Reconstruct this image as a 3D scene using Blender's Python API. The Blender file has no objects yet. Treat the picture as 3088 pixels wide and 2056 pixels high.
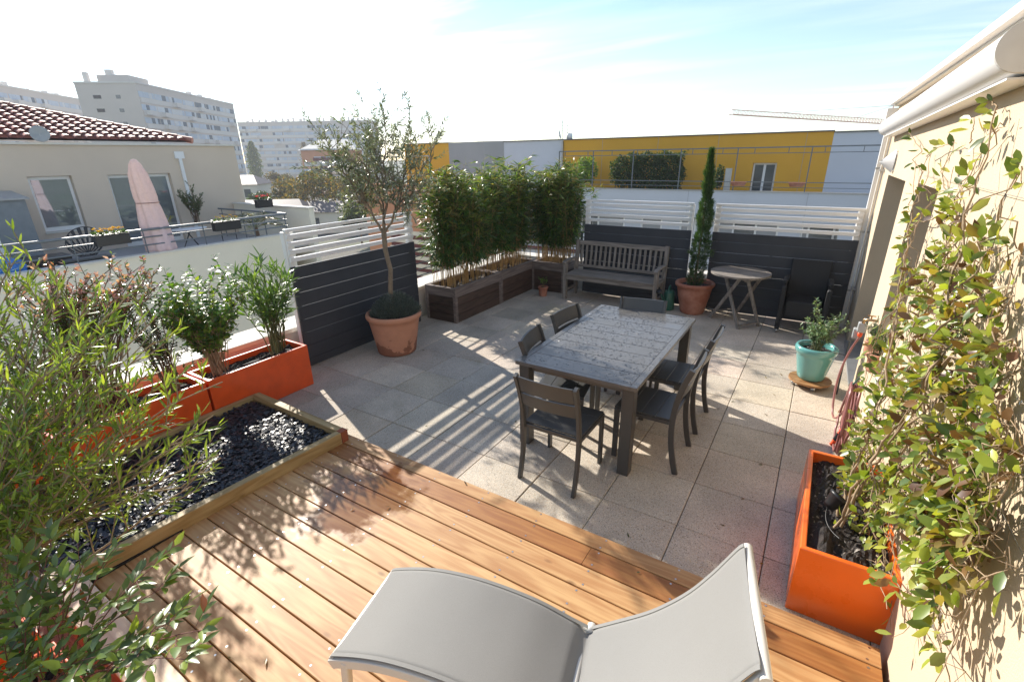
import bpy, math, random
import numpy as np
from mathutils import Vector, Matrix
R_ = math.radians
sc = bpy.context.scene
col = sc.collection
# ---------------------------------------------------------------- camera
CAMP = np.array([0.9421, -2.6261, 2.2093]); FPX, W0, H0 = 1457.3, 3088., 2056.
def _axes(yaw, pitch, roll):
    cy, sy = math.cos(yaw), math.sin(yaw)
    f = np.array([sy*math.cos(pitch), cy*math.cos(pitch), -math.sin(pitch)])
    r = np.array([cy, -sy, 0.]); d = np.cross(f, r); c, s = math.cos(roll), math.sin(roll)
    return c*r+s*d, -s*r+c*d, f
AR, AD, AF = _axes(-.5647, .3648, .0157)
cam = bpy.data.cameras.new('camera'); co = bpy.data.objects.new('camera', cam); col.objects.link(co)
cam.lens = 36*FPX/W0; cam.sensor_width = 36; cam.sensor_fit = 'HORIZONTAL'; cam.clip_start = .05; cam.clip_end = 5000
co.matrix_world = Matrix(((AR[0], -AD[0], -AF[0], CAMP[0]), (AR[1], -AD[1], -AF[1], CAMP[1]), (AR[2], -AD[2], -AF[2], CAMP[2]), (0, 0, 0, 1)))
sc.camera = co
# ---------------------------------------------------------------- light
SUN_EL, SUN_AZ = R_(28.5), R_(158.5)          # azimuth measured from +X towards +Y
sv = Vector((math.cos(SUN_EL)*math.cos(SUN_AZ), math.cos(SUN_EL)*math.sin(SUN_AZ), math.sin(SUN_EL)))
sl = bpy.data.lights.new('sun', 'SUN'); sl.energy = 5.0; sl.angle = R_(.53); sl.color = (1, .93, .83)
so = bpy.data.objects.new('sun', sl); col.objects.link(so); so.rotation_euler = sv.to_track_quat('Z', 'Y').to_euler()
w = bpy.data.worlds.new("World"); sc.world = w; w.use_nodes = True
nt = w.node_tree; N = nt.nodes; N.clear(); L = nt.links.new
def nd(t, **k):
    n = N.new(t)
    for a, b in k.items(): setattr(n, a, b)
    return n
sky = nd('ShaderNodeTexSky'); sky.sky_type = 'NISHITA'; sky.sun_disc = False; sky.sun_elevation = SUN_EL
sky.sun_rotation = math.pi/2 - SUN_AZ; sky.altitude = 50; sky.air_density = 1.0; sky.dust_density = .18; sky.ozone_density = 1.8
tc = nd('ShaderNodeTexCoord'); sx = nd('ShaderNodeSeparateXYZ'); L(tc.outputs['Generated'], sx.inputs[0])
# cirrus: streaks laid out on a plane high above the viewer
mz = nd('ShaderNodeMath', operation='MAXIMUM'); L(sx.outputs[2], mz.inputs[0]); mz.inputs[1].default_value = .03
mz2 = nd('ShaderNodeMath', operation='ADD'); L(mz.outputs[0], mz2.inputs[0]); mz2.inputs[1].default_value = .12
dx = nd('ShaderNodeMath', operation='DIVIDE'); L(sx.outputs[0], dx.inputs[0]); L(mz2.outputs[0], dx.inputs[1])
dy = nd('ShaderNodeMath', operation='DIVIDE'); L(sx.outputs[1], dy.inputs[0]); L(mz2.outputs[0], dy.inputs[1])
cb = nd('ShaderNodeCombineXYZ'); L(dx.outputs[0], cb.inputs[0]); L(dy.outputs[0], cb.inputs[1])
mp = nd('ShaderNodeMapping'); mp.inputs['Rotation'].default_value = (0, 0, R_(-32)); mp.inputs['Scale'].default_value = (.33, 1.7, 1); L(cb.outputs[0], mp.inputs[0])
n1 = nd('ShaderNodeTexNoise'); n1.inputs['Scale'].default_value = 1.1; n1.inputs['Detail'].default_value = 8; n1.inputs['Roughness'].default_value = .55; n1.inputs['Distortion'].default_value = .7; L(mp.outputs[0], n1.inputs[0])
mp2 = nd('ShaderNodeMapping'); mp2.inputs['Scale'].default_value = (.3, .3, 1); mp2.inputs['Location'].default_value = (1.3, .4, 0); L(cb.outputs[0], mp2.inputs[0])
n2 = nd('ShaderNodeTexNoise'); n2.inputs['Scale'].default_value = 1.; n2.inputs['Detail'].default_value = 3; L(mp2.outputs[0], n2.inputs[0])
r1 = nd('ShaderNodeMapRange'); r1.inputs[1].default_value = .46; r1.inputs[2].default_value = .68; L(n1.outputs[0], r1.inputs[0])
r2 = nd('ShaderNodeMapRange'); r2.inputs[1].default_value = .3; r2.inputs[2].default_value = .62; L(n2.outputs[0], r2.inputs[0])
mm = nd('ShaderNodeMath', operation='MULTIPLY'); L(r1.outputs[0], mm.inputs[0]); L(r2.outputs[0], mm.inputs[1])
mh = nd('ShaderNodeMapRange'); mh.inputs[1].default_value = -.02; mh.inputs[2].default_value = .1; L(sx.outputs[2], mh.inputs[0])
m3 = nd('ShaderNodeMath', operation='MULTIPLY'); L(mm.outputs[0], m3.inputs[0]); L(mh.outputs[0], m3.inputs[1])
m4 = nd('ShaderNodeMath', operation='MULTIPLY'); L(m3.outputs[0], m4.inputs[0]); m4.inputs[1].default_value = .95
mix = nd('ShaderNodeMix', data_type='RGBA'); L(m4.outputs[0], mix.inputs[0]); L(sky.outputs[0], mix.inputs[6])
# cloud brightness follows the sky behind it
lum = nd('ShaderNodeRGBToBW'); L(sky.outputs[0], lum.inputs[0])
cs = nd('ShaderNodeMath', operation='MULTIPLY_ADD'); L(lum.outputs[0], cs.inputs[0]); cs.inputs[1].default_value = .75; cs.inputs[2].default_value = 4.8
cc = nd('ShaderNodeCombineColor'); [L(cs.outputs[0], cc.inputs[i]) for i in range(3)]; L(cc.outputs[0], mix.inputs[7])
bg = nd('ShaderNodeBackground'); bg.inputs[1].default_value = .118; L(mix.outputs[2], bg.inputs[0])
ow = nd('ShaderNodeOutputWorld'); L(bg.outputs[0], ow.inputs[0])
vs = sc.view_settings; vs.view_transform = 'Standard'; vs.look = 'None'; vs.exposure = .84; vs.gamma = 1; vs.use_curve_mapping = False
sc.cycles.max_bounces = 7; sc.cycles.diffuse_bounces = 4; sc.cycles.transparent_max_bounces = 8; sc.cycles.use_denoising = True
sc.cycles.volume_bounces = 0; sc.cycles.caustics_reflective = False; sc.cycles.caustics_refractive = False
sc.cycles.sample_clamp_indirect = 6
# ---------------------------------------------------------------- placement helpers
def ray(u, v):                                   # direction through a point of the 2355-px photograph
    K = 3088/2355.; a = (u*K-W0/2)/FPX; b = (v*K-H0/2)/FPX
    return a*AR+b*AD+AF
def at(u, v, zc): return CAMP+ray(u, v)*zc       # zc = distance along the view axis
def at_x(u, v, x): d = ray(u, v); return CAMP+d*((x-CAMP[0])/d[0])
def at_y(u, v, y): d = ray(u, v); return CAMP+d*((y-CAMP[1])/d[1])
def at_z(u, v, z): d = ray(u, v); return CAMP+d*((z-CAMP[2])/d[2])
# ---------------------------------------------------------------- materials
MATS = {}
def pm(name, base, rough=.5, metal=0., var=.12, vs_=6., bump=0., bs=60., attr=False, spec=.5, rv=0., coat=0., c2=None, trans=0., stretch=None, fine=0., fs=300., tl=0.):
    """Principled material: base colour broken up by two noises, optional colour attribute, bump and translucency."""
    m = bpy.data.materials.new(name); m.use_nodes = True; nt = m.node_tree; ns = nt.nodes; ns.clear(); l = nt.links.new
    o = ns.new('ShaderNodeOutputMaterial'); p = ns.new('ShaderNodeBsdfPrincipled'); l(p.outputs[0], o.inputs[0])
    tc = ns.new('ShaderNodeTexCoord'); mp = ns.new('ShaderNodeMapping'); l(tc.outputs['Object'], mp.inputs[0])
    if stretch: mp.inputs['Scale'].default_value = stretch
    n = ns.new('ShaderNodeTexNoise'); n.inputs['Scale'].default_value = vs_; n.inputs['Detail'].default_value = 6; n.inputs['Roughness'].default_value = .6; l(mp.outputs[0], n.inputs[0])
    if attr:
        a = ns.new('ShaderNodeAttribute'); a.attribute_name = 'Col'; c0 = a.outputs['Color']
    else:
        rgb = ns.new('ShaderNodeRGB'); rgb.outputs[0].default_value = (*base, 1); c0 = rgb.outputs[0]
    if c2 is not None:
        mx = ns.new('ShaderNodeMix'); mx.data_type = 'RGBA'; mr = ns.new('ShaderNodeMapRange'); mr.inputs[1].default_value = .4; mr.inputs[2].default_value = .65
        l(n.outputs[0], mr.inputs[0]); l(mr.outputs[0], mx.inputs[0]); l(c0, mx.inputs[6]); mx.inputs[7].default_value = (*c2, 1); c0 = mx.outputs[2]
    mr = ns.new('ShaderNodeMapRange'); mr.inputs[1].default_value = .25; mr.inputs[2].default_value = .75; mr.inputs[3].default_value = 1-var; mr.inputs[4].default_value = 1+var
    l(n.outputs[0], mr.inputs[0]); vm = ns.new('ShaderNodeVectorMath'); vm.operation = 'SCALE'; l(c0, vm.inputs[0]); l(mr.outputs[0], vm.inputs['Scale']); cout = vm.outputs[0]
    if fine:
        n3 = ns.new('ShaderNodeTexNoise'); n3.inputs['Scale'].default_value = fs; n3.inputs['Detail'].default_value = 2; l(mp.outputs[0], n3.inputs[0])
        mr3 = ns.new('ShaderNodeMapRange'); mr3.inputs[1].default_value = .3; mr3.inputs[2].default_value = .7; mr3.inputs[3].default_value = 1-fine; mr3.inputs[4].default_value = 1+fine; l(n3.outputs[0], mr3.inputs[0])
        v3 = ns.new('ShaderNodeVectorMath'); v3.operation = 'SCALE'; l(cout, v3.inputs[0]); l(mr3.outputs[0], v3.inputs['Scale']); cout = v3.outputs[0]
    l(cout, p.inputs['Base Color'])
    p.inputs['Roughness'].default_value = rough; p.inputs['Metallic'].default_value = metal; p.inputs['Specular IOR Level'].default_value = spec
    p.inputs['Coat Weight'].default_value = coat; p.inputs['Coat Roughness'].default_value = .12; p.inputs['Transmission Weight'].default_value = trans
    if rv:
        mr2 = ns.new('ShaderNodeMapRange'); mr2.inputs[1].default_value = .35; mr2.inputs[2].default_value = .65; mr2.inputs[3].default_value = max(.02, rough-rv); mr2.inputs[4].default_value = min(1, rough+rv)
        l(n.outputs[0], mr2.inputs[0]); l(mr2.outputs[0], p.inputs['Roughness'])
    if bump:
        nb = ns.new('ShaderNodeTexNoise'); nb.inputs['Scale'].default_value = bs; nb.inputs['Detail'].default_value = 5; l(mp.outputs[0], nb.inputs[0])
        b = ns.new('ShaderNodeBump'); b.inputs['Strength'].default_value = bump; b.inputs['Distance'].default_value = .01; l(nb.outputs[0], b.inputs['Height']); l(b.outputs[0], p.inputs['Normal'])
    if tl:
        t = ns.new('ShaderNodeBsdfTranslucent'); g = ns.new('ShaderNodeVectorMath'); g.operation = 'MULTIPLY'; l(cout, g.inputs[0]); g.inputs[1].default_value = (1.5, 1.45, .55)
        l(g.outputs[0], t.inputs[0]); ms = ns.new('ShaderNodeMixShader'); ms.inputs[0].default_value = tl; l(p.outputs[0], ms.inputs[1]); l(t.outputs[0], ms.inputs[2]); l(ms.outputs[0], o.inputs[0])
    MATS[name] = m; return m
def wood(name, c1, c2, rough=.55, axis=0, scale=1., attr=False, bump=.25, knots=True, wet=None):
    """Planed timber with grain running along one object axis; knots; optional wet patches (glossier, darker)."""
    m = bpy.data.materials.new(name); m.use_nodes = True; nt = m.node_tree; ns = nt.nodes; ns.clear(); l = nt.links.new
    o = ns.new('ShaderNodeOutputMaterial'); p = ns.new('ShaderNodeBsdfPrincipled'); l(p.outputs[0], o.inputs[0])
    tc = ns.new('ShaderNodeTexCoord')
    src = tc.outputs['Object']
    if attr:                                     # each board slides its grain by its own random number
        a = ns.new('ShaderNodeAttribute'); a.attribute_name = 'Col'; av = ns.new('ShaderNodeVectorMath'); av.operation = 'SCALE'; av.inputs['Scale'].default_value = 40.
        l(a.outputs['Color'], av.inputs[0]); ad = ns.new('ShaderNodeVectorMath'); ad.operation = 'ADD'; l(src, ad.inputs[0]); l(av.outputs[0], ad.inputs[1]); src = ad.outputs[0]
    mp = ns.new('ShaderNodeMapping'); l(src, mp.inputs[0]); s = [26*scale]*3; s[axis] = 1.3*scale; mp.inputs['Scale'].default_value = s
    n = ns.new('ShaderNodeTexNoise'); n.inputs['Scale'].default_value = 1; n.inputs['Detail'].default_value = 8; n.inputs['Roughness'].default_value = .65; n.inputs['Distortion'].default_value = .6; l(mp.outputs[0], n.inputs[0])
    mp2 = ns.new('ShaderNodeMapping'); l(src, mp2.inputs[0]); s2 = [7*scale]*3; s2[axis] = .8*scale; mp2.inputs['Scale'].default_value = s2
    n2 = ns.new('ShaderNodeTexNoise'); n2.inputs['Scale'].default_value = 1; n2.inputs['Detail'].default_value = 2; l(mp2.outputs[0], n2.inputs[0])
    sn = ns.new('ShaderNodeMath'); sn.operation = 'MULTIPLY'; l(n2.outputs[0], sn.inputs[0]); sn.inputs[1].default_value = 60
    si = ns.new('ShaderNodeMath'); si.operation = 'SINE'; l(sn.outputs[0], si.inputs[0])
    ring = ns.new('ShaderNodeMath'); ring.operation = 'MULTIPLY_ADD'; l(si.outputs[0], ring.inputs[0]); ring.inputs[1].default_value = .13; l(n.outputs[0], ring.inputs[2])
    mr = ns.new('ShaderNodeMapRange'); mr.inputs[1].default_value = .3; mr.inputs[2].default_value = .75; l(ring.outputs[0], mr.inputs[0])
    mx = ns.new('ShaderNodeMix'); mx.data_type = 'RGBA'; l(mr.outputs[0], mx.inputs[0]); mx.inputs[6].default_value = (*c1, 1); mx.inputs[7].default_value = (*c2, 1); cout = mx.outputs[2]
    if attr:                                     # board tint carried in the alpha-free brightness of the attribute's red channel
        sp = ns.new('ShaderNodeSeparateColor'); l(a.outputs['Color'], sp.inputs[0])
        v = ns.new('ShaderNodeVectorMath'); v.operation = 'MULTIPLY'; l(cout, v.inputs[0])
        mr4 = ns.new('ShaderNodeMapRange'); mr4.inputs[3].default_value = .62; mr4.inputs[4].default_value = 1.12; l(sp.outputs[0], mr4.inputs[0])
        mr5 = ns.new('ShaderNodeMapRange'); mr5.inputs[3].default_value = .42; mr5.inputs[4].default_value = 1.12; l(sp.outputs[0], mr5.inputs[0])
        mr6 = ns.new('ShaderNodeMapRange'); mr6.inputs[3].default_value = .24; mr6.inputs[4].default_value = 1.15; l(sp.outputs[0], mr6.inputs[0])
        cx = ns.new('ShaderNodeCombineXYZ'); l(mr4.outputs[0], cx.inputs[0]); l(mr5.outputs[0], cx.inputs[1]); l(mr6.outputs[0], cx.inputs[2]); l(cx.outputs[0], v.inputs[1]); cout = v.outputs[0]
    if knots:
        mp3 = ns.new('ShaderNodeMapping'); l(src, mp3.inputs[0]); s3 = [7.]*3; s3[axis] = 3.2; mp3.inputs['Scale'].default_value = s3
        vo = ns.new('ShaderNodeTexVoronoi'); vo.inputs['Scale'].default_value = 1; l(mp3.outputs[0], vo.inputs[0])
        km = ns.new('ShaderNodeMapRange'); km.inputs[1].default_value = .04; km.inputs[2].default_value = .11; km.inputs[3].default_value = 1; km.inputs[4].default_value = 0; l(vo.outputs['Distance'], km.inputs[0])
        kx = ns.new('ShaderNodeMix'); kx.data_type = 'RGBA'; kf = ns.new('ShaderNodeMath'); kf.operation = 'MULTIPLY'; kf.inputs[1].default_value = .6; l(km.outputs[0], kf.inputs[0])
        l(kf.outputs[0], kx.inputs[0]); l(cout, kx.inputs[6]); kx.inputs[7].default_value = (c1[0]*.35, c1[1]*.28, c1[2]*.22, 1); cout = kx.outputs[2]
    if wet:
        (wx, wy, wz), wr = wet
        vd = ns.new('ShaderNodeVectorMath'); vd.operation = 'DISTANCE'; l(tc.outputs['Object'], vd.inputs[0]); vd.inputs[1].default_value = (wx, wy, wz)
        nw = ns.new('ShaderNodeTexNoise'); nw.inputs['Scale'].default_value = 5; nw.inputs['Detail'].default_value = 5; l(tc.outputs['Object'], nw.inputs[0])
        ma = ns.new('ShaderNodeMath'); ma.operation = 'MULTIPLY_ADD'; l(nw.outputs[0], ma.inputs[0]); ma.inputs[1].default_value = .9; l(vd.outputs['Value'], ma.inputs[2])
        wm = ns.new('ShaderNodeMapRange'); wm.inputs[1].default_value = wr+.35; wm.inputs[2].default_value = wr+.5; wm.inputs[3].default_value = 1; wm.inputs[4].default_value = 0; l(ma.outputs[0], wm.inputs[0])
        wx_ = ns.new('ShaderNodeMix'); wx_.data_type = 'RGBA'; wx_.blend_type = 'MULTIPLY'; l(wm.outputs[0], wx_.inputs[0]); l(cout, wx_.inputs[6]); wx_.inputs[7].default_value = (.5, .42, .38, 1); cout = wx_.outputs[2]
        rr = ns.new('ShaderNodeMapRange'); rr.inputs[3].default_value = rough; rr.inputs[4].default_value = .16; l(wm.outputs[0], rr.inputs[0]); l(rr.outputs[0], p.inputs['Roughness'])
    else: p.inputs['Roughness'].default_value = rough
    l(cout, p.inputs['Base Color'])
    b = ns.new('ShaderNodeBump'); b.inputs['Strength'].default_value = bump; b.inputs['Distance'].default_value = .003; l(n.outputs[0], b.inputs['Height']); l(b.outputs[0], p.inputs['Normal'])
    MATS[name] = m; return m
# ---------------------------------------------------------------- mesh builder
def unit(v): v = np.asarray(v, float); n = np.linalg.norm(v); return v/n if n > 1e-9 else np.array([0, 0, 1.])
class MB:
    def __init__(s): s.v, s.f, s.m, s.s, s.c = [], [], [], [], []
    def add(s, vs, fs, mi=0, sm=False, c=None):
        o = len(s.v); s.v += [tuple(map(float, p)) for p in vs]
        for f in fs: s.f.append([i+o for i in f]); s.m.append(mi); s.s.append(sm); s.c.append(c)
        return s
    def box(s, x0, x1, y0, y1, z0, z1, mi=0, c=None):
        v = [(x0, y0, z0), (x1, y0, z0), (x1, y1, z0), (x0, y1, z0), (x0, y0, z1), (x1, y0, z1), (x1, y1, z1), (x0, y1, z1)]
        return s.add(v, [(0, 3, 2, 1), (4, 5, 6, 7), (0, 1, 5, 4), (1, 2, 6, 5), (2, 3, 7, 6), (3, 0, 4, 7)], mi, False, c)
    def bar(s, p0, p1, wd, h, up=(0, 0, 1), mi=0, c=None):
        p0 = np.array(p0, float); p1 = np.array(p1, float); d = unit(p1-p0); a = unit(np.cross(d, up)) if abs(np.dot(d, unit(up))) < .999 else np.array([1., 0, 0]); b = np.cross(a, d)
        v = [p+a*i*wd/2+b*j*h/2 for p in (p0, p1) for i, j in ((-1, -1), (1, -1), (1, 1), (-1, 1))]
        return s.add(v, [(0, 1, 2, 3), (7, 6, 5, 4), (0, 4, 5, 1), (1, 5, 6, 2), (2, 6, 7, 3), (3, 7, 4, 0)], mi, False, c)
    def prism(s, pts, z0, z1, mi=0, c=None):       # convex or simple polygon, counter-clockwise
        n = len(pts); v = [(p[0], p[1], z0) for p in pts]+[(p[0], p[1], z1) for p in pts]
        return s.add(v, [tuple(range(n-1, -1, -1)), tuple(range(n, 2*n))]+[(i, (i+1) % n, n+(i+1) % n, n+i) for i in range(n)], mi, False, c)
    def sweep(s, path, sec, up=(0, 0, 1), mi=0, sm=False, scale=None, c=None, caps=True):
        """closed section (list of 2-D points: sideways, upwards) swept along a path"""
        path = [np.array(p, float) for p in path]; n = len(path); k = len(sec); vs = []
        for i, p in enumerate(path):
            d = unit(path[min(i+1, n-1)]-path[max(i-1, 0)]); u = np.array(up, float)
            if abs(np.dot(d, u)) > .98: u = np.array([0, 1., 0]) if abs(d[1]) < .9 else np.array([1., 0, 0])
            a = unit(np.cross(d, u)); b = np.cross(a, d); q = 1 if scale is None else scale[i]
            vs += [p+a*e*q+b*g*q for e, g in sec]
        fs = [(i*k+j, i*k+(j+1) % k, (i+1)*k+(j+1) % k, (i+1)*k+j) for i in range(n-1) for j in range(k)]
        s.add(vs, fs, mi, sm, c)
        if caps: s.add(vs[:k], [tuple(range(k-1, -1, -1))], mi, False, c); s.add(vs[-k:], [tuple(range(k))], mi, False, c)
        return s
    def tube(s, path, r, n=8, mi=0, c=None, caps=True):
        rs = r if hasattr(r, '__len__') else [r]*len(path)
        return s.sweep(path, [(math.cos(2*math.pi*i/n), math.sin(2*math.pi*i/n)) for i in range(n)], mi=mi, sm=True, scale=rs, c=c, caps=caps)
    def lathe(s, prof, cx=0, cy=0, n=40, mi=0, c=None, sxy=(1, 1)):
        v = [(cx+r*math.cos(2*math.pi*j/n)*sxy[0], cy+r*math.sin(2*math.pi*j/n)*sxy[1], z) for r, z in prof for j in range(n)]
        return s.add(v, [(i*n+j, i*n+(j+1) % n, (i+1)*n+(j+1) % n, (i+1)*n+j) for i in range(len(prof)-1) for j in range(n)], mi, True, c)
    def disc(s, cx, cy, z, r, n=32, mi=0, c=None): return s.add([(cx+r*math.cos(2*math.pi*j/n), cy+r*math.sin(2*math.pi*j/n), z) for j in range(n)], [tuple(range(n))], mi, False, c)
    def build(s, name, mats, parent=None, loc=(0, 0, 0), rz=0, bevel=0, bseg=2):
        me = bpy.data.meshes.new(name); me.from_pydata(s.v, [], s.f); me.update()
        mats = mats if isinstance(mats, (list, tuple)) else [mats]
        for m in mats: me.materials.append(MATS[m] if isinstance(m, str) else m)
        me.polygons.foreach_set('material_index', s.m); me.polygons.foreach_set('use_smooth', s.s)
        if any(c is not None for c in s.c):
            ca = me.color_attributes.new('Col', 'FLOAT_COLOR', 'CORNER'); arr = []
            for f, c in zip(s.f, s.c): arr += list((*(c if c is not None else (1, 1, 1)), 1))*len(f)
            ca.data.foreach_set('color', arr)
        o = bpy.data.objects.new(name, me); col.objects.link(o); o.location = loc; o.rotation_euler = (0, 0, rz)
        if parent: o.parent = parent
        if bevel: b = o.modifiers.new('bevel', 'BEVEL'); b.width = bevel; b.segments = bseg; b.limit_method = 'ANGLE'; b.angle_limit = R_(40)
        return o
def tag(o, label=None, cat=None, group=None, kind=None):
    if label: o['label'] = label
    if cat: o['category'] = cat
    if group: o['group'] = group
    if kind: o['kind'] = kind
    return o
def thing(name, label, cat, loc=(0, 0, 0), rz=0, group=None):
    o = bpy.data.objects.new(name, None); o.empty_display_size = .1; col.objects.link(o); o.location = loc; o.rotation_euler = (0, 0, rz)
    return tag(o, label, cat, group)
def dup(root, loc, rz=None, label=None, scale=None):
    r = root.copy(); col.objects.link(r); r.location = loc
    if rz is not None: r.rotation_euler = (0, 0, rz)
    if scale: r.scale = (scale,)*3 if not hasattr(scale, '__len__') else scale
    if label: r['label'] = label
    for ch in list(root.children):
        c = ch.copy(); col.objects.link(c); c.parent = r
        for g in list(ch.children): d = g.copy(); col.objects.link(d); d.parent = c
    return r
# ---------------------------------------------------------------- leaves and branches
rs = np.random.RandomState(7)
def leaf_obj(name, P, D, Ln, Wd, C, mat, parent=None, lift=.35, w=(1., .75), t=(.33, .68), curl=.12, fold=.22, up=(0, 0, 1), seed=0):
    """one mesh of many single leaves (8 points each, folded along the midrib)"""
    r = np.random.RandomState(seed); P = np.asarray(P, float); n = len(P); D = np.asarray(D, float); D /= np.linalg.norm(D, axis=1)[:, None]+1e-9
    Ln = np.broadcast_to(Ln, n).astype(float); Wd = np.broadcast_to(Wd, n).astype(float)
    U = np.array(up, float)[None]+r.normal(0, lift, (n, 3)); U -= (U*D).sum(1)[:, None]*D; U /= np.linalg.norm(U, axis=1)[:, None]+1e-9
    S = np.cross(D, U); V = np.zeros((n, 8, 3)); l = Ln[:, None]; wd = Wd[:, None]/2
    def mid(tt): return P+D*l*tt-U*l*curl*tt*tt
    V[:, 0] = P; V[:, 7] = mid(1.)
    for k, (tt, ww) in enumerate(zip(t, w)):
        m = mid(tt); V[:, 1+3*k] = m-S*wd*ww+U*wd*ww*fold; V[:, 2+3*k] = m; V[:, 3+3*k] = m+S*wd*ww+U*wd*ww*fold
    base = (np.arange(n)*8)[:, None]
    fl = [(0, 1, 2), (0, 2, 3), (1, 4, 5, 2), (2, 5, 6, 3), (4, 7, 5), (5, 7, 6)]
    lv = (base+np.array(sum(map(list, fl), []))[None]).ravel(); cnt = np.tile([len(f) for f in fl], n); st = np.concatenate([[0], np.cumsum(cnt)[:-1]])
    me = bpy.data.meshes.new(name); me.vertices.add(n*8); me.vertices.foreach_set('co', V.ravel()); me.loops.add(len(lv)); me.loops.foreach_set('vertex_index', lv.astype(np.int32))
    me.polygons.add(len(cnt)); me.polygons.foreach_set('loop_start', st.astype(np.int32)); me.polygons.foreach_set('loop_total', cnt.astype(np.int32)); me.update(calc_edges=True)
    me.polygons.foreach_set('use_smooth', np.ones(len(cnt), bool))
    C = np.asarray(C, float); C = np.broadcast_to(C, (n, 3)) if C.ndim < 2 else C
    ca = me.color_attributes.new('Col', 'FLOAT_COLOR', 'CORNER'); cc = np.ones((n, 20, 4)); cc[:, :, :3] = C[:, None]; ca.data.foreach_set('color', cc.ravel())
    me.materials.append(MATS[mat]); o = bpy.data.objects.new(name, me); col.objects.link(o)
    if parent: o.parent = parent
    return o
def pick(cols, n, r, j=.15):
    cols = np.array(cols, float); k = r.randint(0, len(cols), n); return np.clip(cols[k]*(1+r.normal(0, j, (n, 1))), .002, 1)
def bez(a, b, c, n):
    t = np.linspace(0, 1, n)[:, None]; return (1-t)**2*np.array(a)+2*t*(1-t)*np.array(b)+t*t*np.array(c)
def plant(name, label, cat, bases, tips, leafmat, stemmat, cols, ln, wd, r0=.006, nodes=8, twigs=6, tw_len=.18, t0=.3, per=8, gap=None, aim=.6, lift=.4,
          curl=.12, w=(1., .75), t=(.33, .68), seed=1, group=None, tipcols=None, arch=.25, jit=.04, rise=.5, droop=0., whorl=1, loc=None, tw_up=.5, parts=('stems', 'foliage'), fold=.22):
    """shrub: curved stems from bases to tips, twigs along them, leaves along twigs"""
    r = np.random.RandomState(seed); root = thing(name, label, cat, tuple(loc if loc is not None else bases[0]), 0, group); o0 = np.array(root.location)
    mb = MB(); P, D, C = [], [], []
    def leaves(path, n, f0, tipc):
        for i in range(n):
            f = f0+(1-f0)*(i+r.rand()*.6)/n; x = min(f, .999)*(len(path)-1); k = int(x); p = path[k]+(path[k+1]-path[k])*(x-k); tg = unit(path[k+1]-path[k])
            for q in range(whorl):
                rd = r.normal(0, 1, 3); rd -= rd.dot(tg)*tg; rd = unit(rd); d = unit(tg*aim+rd*(1-aim)+np.array([0, 0, -droop])); P.append(p); D.append(d)
                C.append(tipcols[r.randint(len(tipcols))] if (tipcols is not None and tipc and f > .45 and p[2] > 1.22) else cols[r.randint(len(cols))])
    for i, tp in enumerate(tips):
        b = np.array(bases[i % len(bases)], float)+np.append(r.normal(0, jit, 2), 0); tp = np.array(tp, float); m = (b+tp)/2; ll = np.linalg.norm(tp-b)
        ctrl = np.array([b[0]*(1-arch)+tp[0]*arch, b[1]*(1-arch)+tp[1]*arch, b[2]+(tp[2]-b[2])*(.5+rise*.3)])+r.normal(0, .04*ll, 3)
        path = bez(b, ctrl, tp, nodes); path[1:-1] += r.normal(0, .012*ll, (nodes-2, 3)); mb.tube([p-o0 for p in path], np.linspace(r0, r0*.35, nodes), 6)
        leaves(path, per, .55, True)
        for k in range(twigs):
            f = t0+(1-t0)*(k+r.rand())/twigs; x = min(f, .99)*(nodes-1); q = int(x); p = path[q]+(path[q+1]-path[q])*(x-q); tg = unit(path[q+1]-path[q])
            rd = r.normal(0, 1, 3); rd -= rd.dot(tg)*tg; d = unit(tg*.55+unit(rd)*.8+np.array([0, 0, tw_up])); L2 = tw_len*(.5+r.rand()*.8)
            tw = bez(p, p+d*L2*.6, p+unit(d+np.array([0, 0, .3]))*L2, 4); mb.tube([z-o0 for z in tw], np.linspace(r0*.45, r0*.2, 4), 4, caps=False); leaves(tw, per, .12, True)
    mb.build(parts[0], stemmat, root)
    n = len(P); P = np.array(P)-o0; C = np.clip(np.array(C)*(1+r.normal(0, .18, (n, 1))), .002, 1)
    L_ = ln*(.65+r.rand(n)*.6); W_ = wd*(.75+r.rand(n)*.5)
    leaf_obj(parts[1], P, np.array(D), L_, W_, C, leafmat, root, lift=lift, w=w, t=t, curl=curl, seed=seed, fold=fold); return root
def ell(c, r3, n, seed, shell=.55):
    r = np.random.RandomState(seed); o = []
    while len(o) < n:
        p = r.uniform(-1, 1, 3); q = np.linalg.norm(p)
        if shell < q < 1: o.append(np.array(c)+p*np.array(r3))
    return o
# ---------------------------------------------------------------- material library
wood('deck_wood', (.40, .208, .078), (.56, .36, .162), .55, 0, attr=True, wet=((-1.35, -.95, .1), .35))
wood('sleeper', (.30, .20, .075), (.46, .34, .16), .6, 1, knots=True)
wood('sleeper_x', (.30, .20, .075), (.46, .34, .16), .6, 0, knots=True)
wood('teak_grey', (.16, .14, .12), (.30, .265, .23), .75, 0, knots=False, bump=.4)
wood('teak_grey_z', (.16, .14, .12), (.30, .265, .23), .75, 2, knots=False, bump=.4)
wood('planter_brown', (.045, .026, .018), (.10, .058, .038), .6, 1, knots=False)
wood('planter_grey', (.13, .10, .085), (.24, .19, .165), .75, 1, knots=False)
wood('planter_brown_x', (.035, .02, .014), (.075, .045, .03), .6, 0, knots=False)
wood('planter_grey_x', (.13, .10, .085), (.24, .19, .165), .75, 0, knots=False)
wood('caster_wood', (.28, .13, .05), (.48, .27, .12), .35, 0, knots=False)
pm('board_dark', (.042, .047, .057), .55, var=.15, vs_=3, bump=.15, bs=120, spec=.35)
pm('white_paint', (.80, .79, .77), .35, var=.03)
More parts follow.
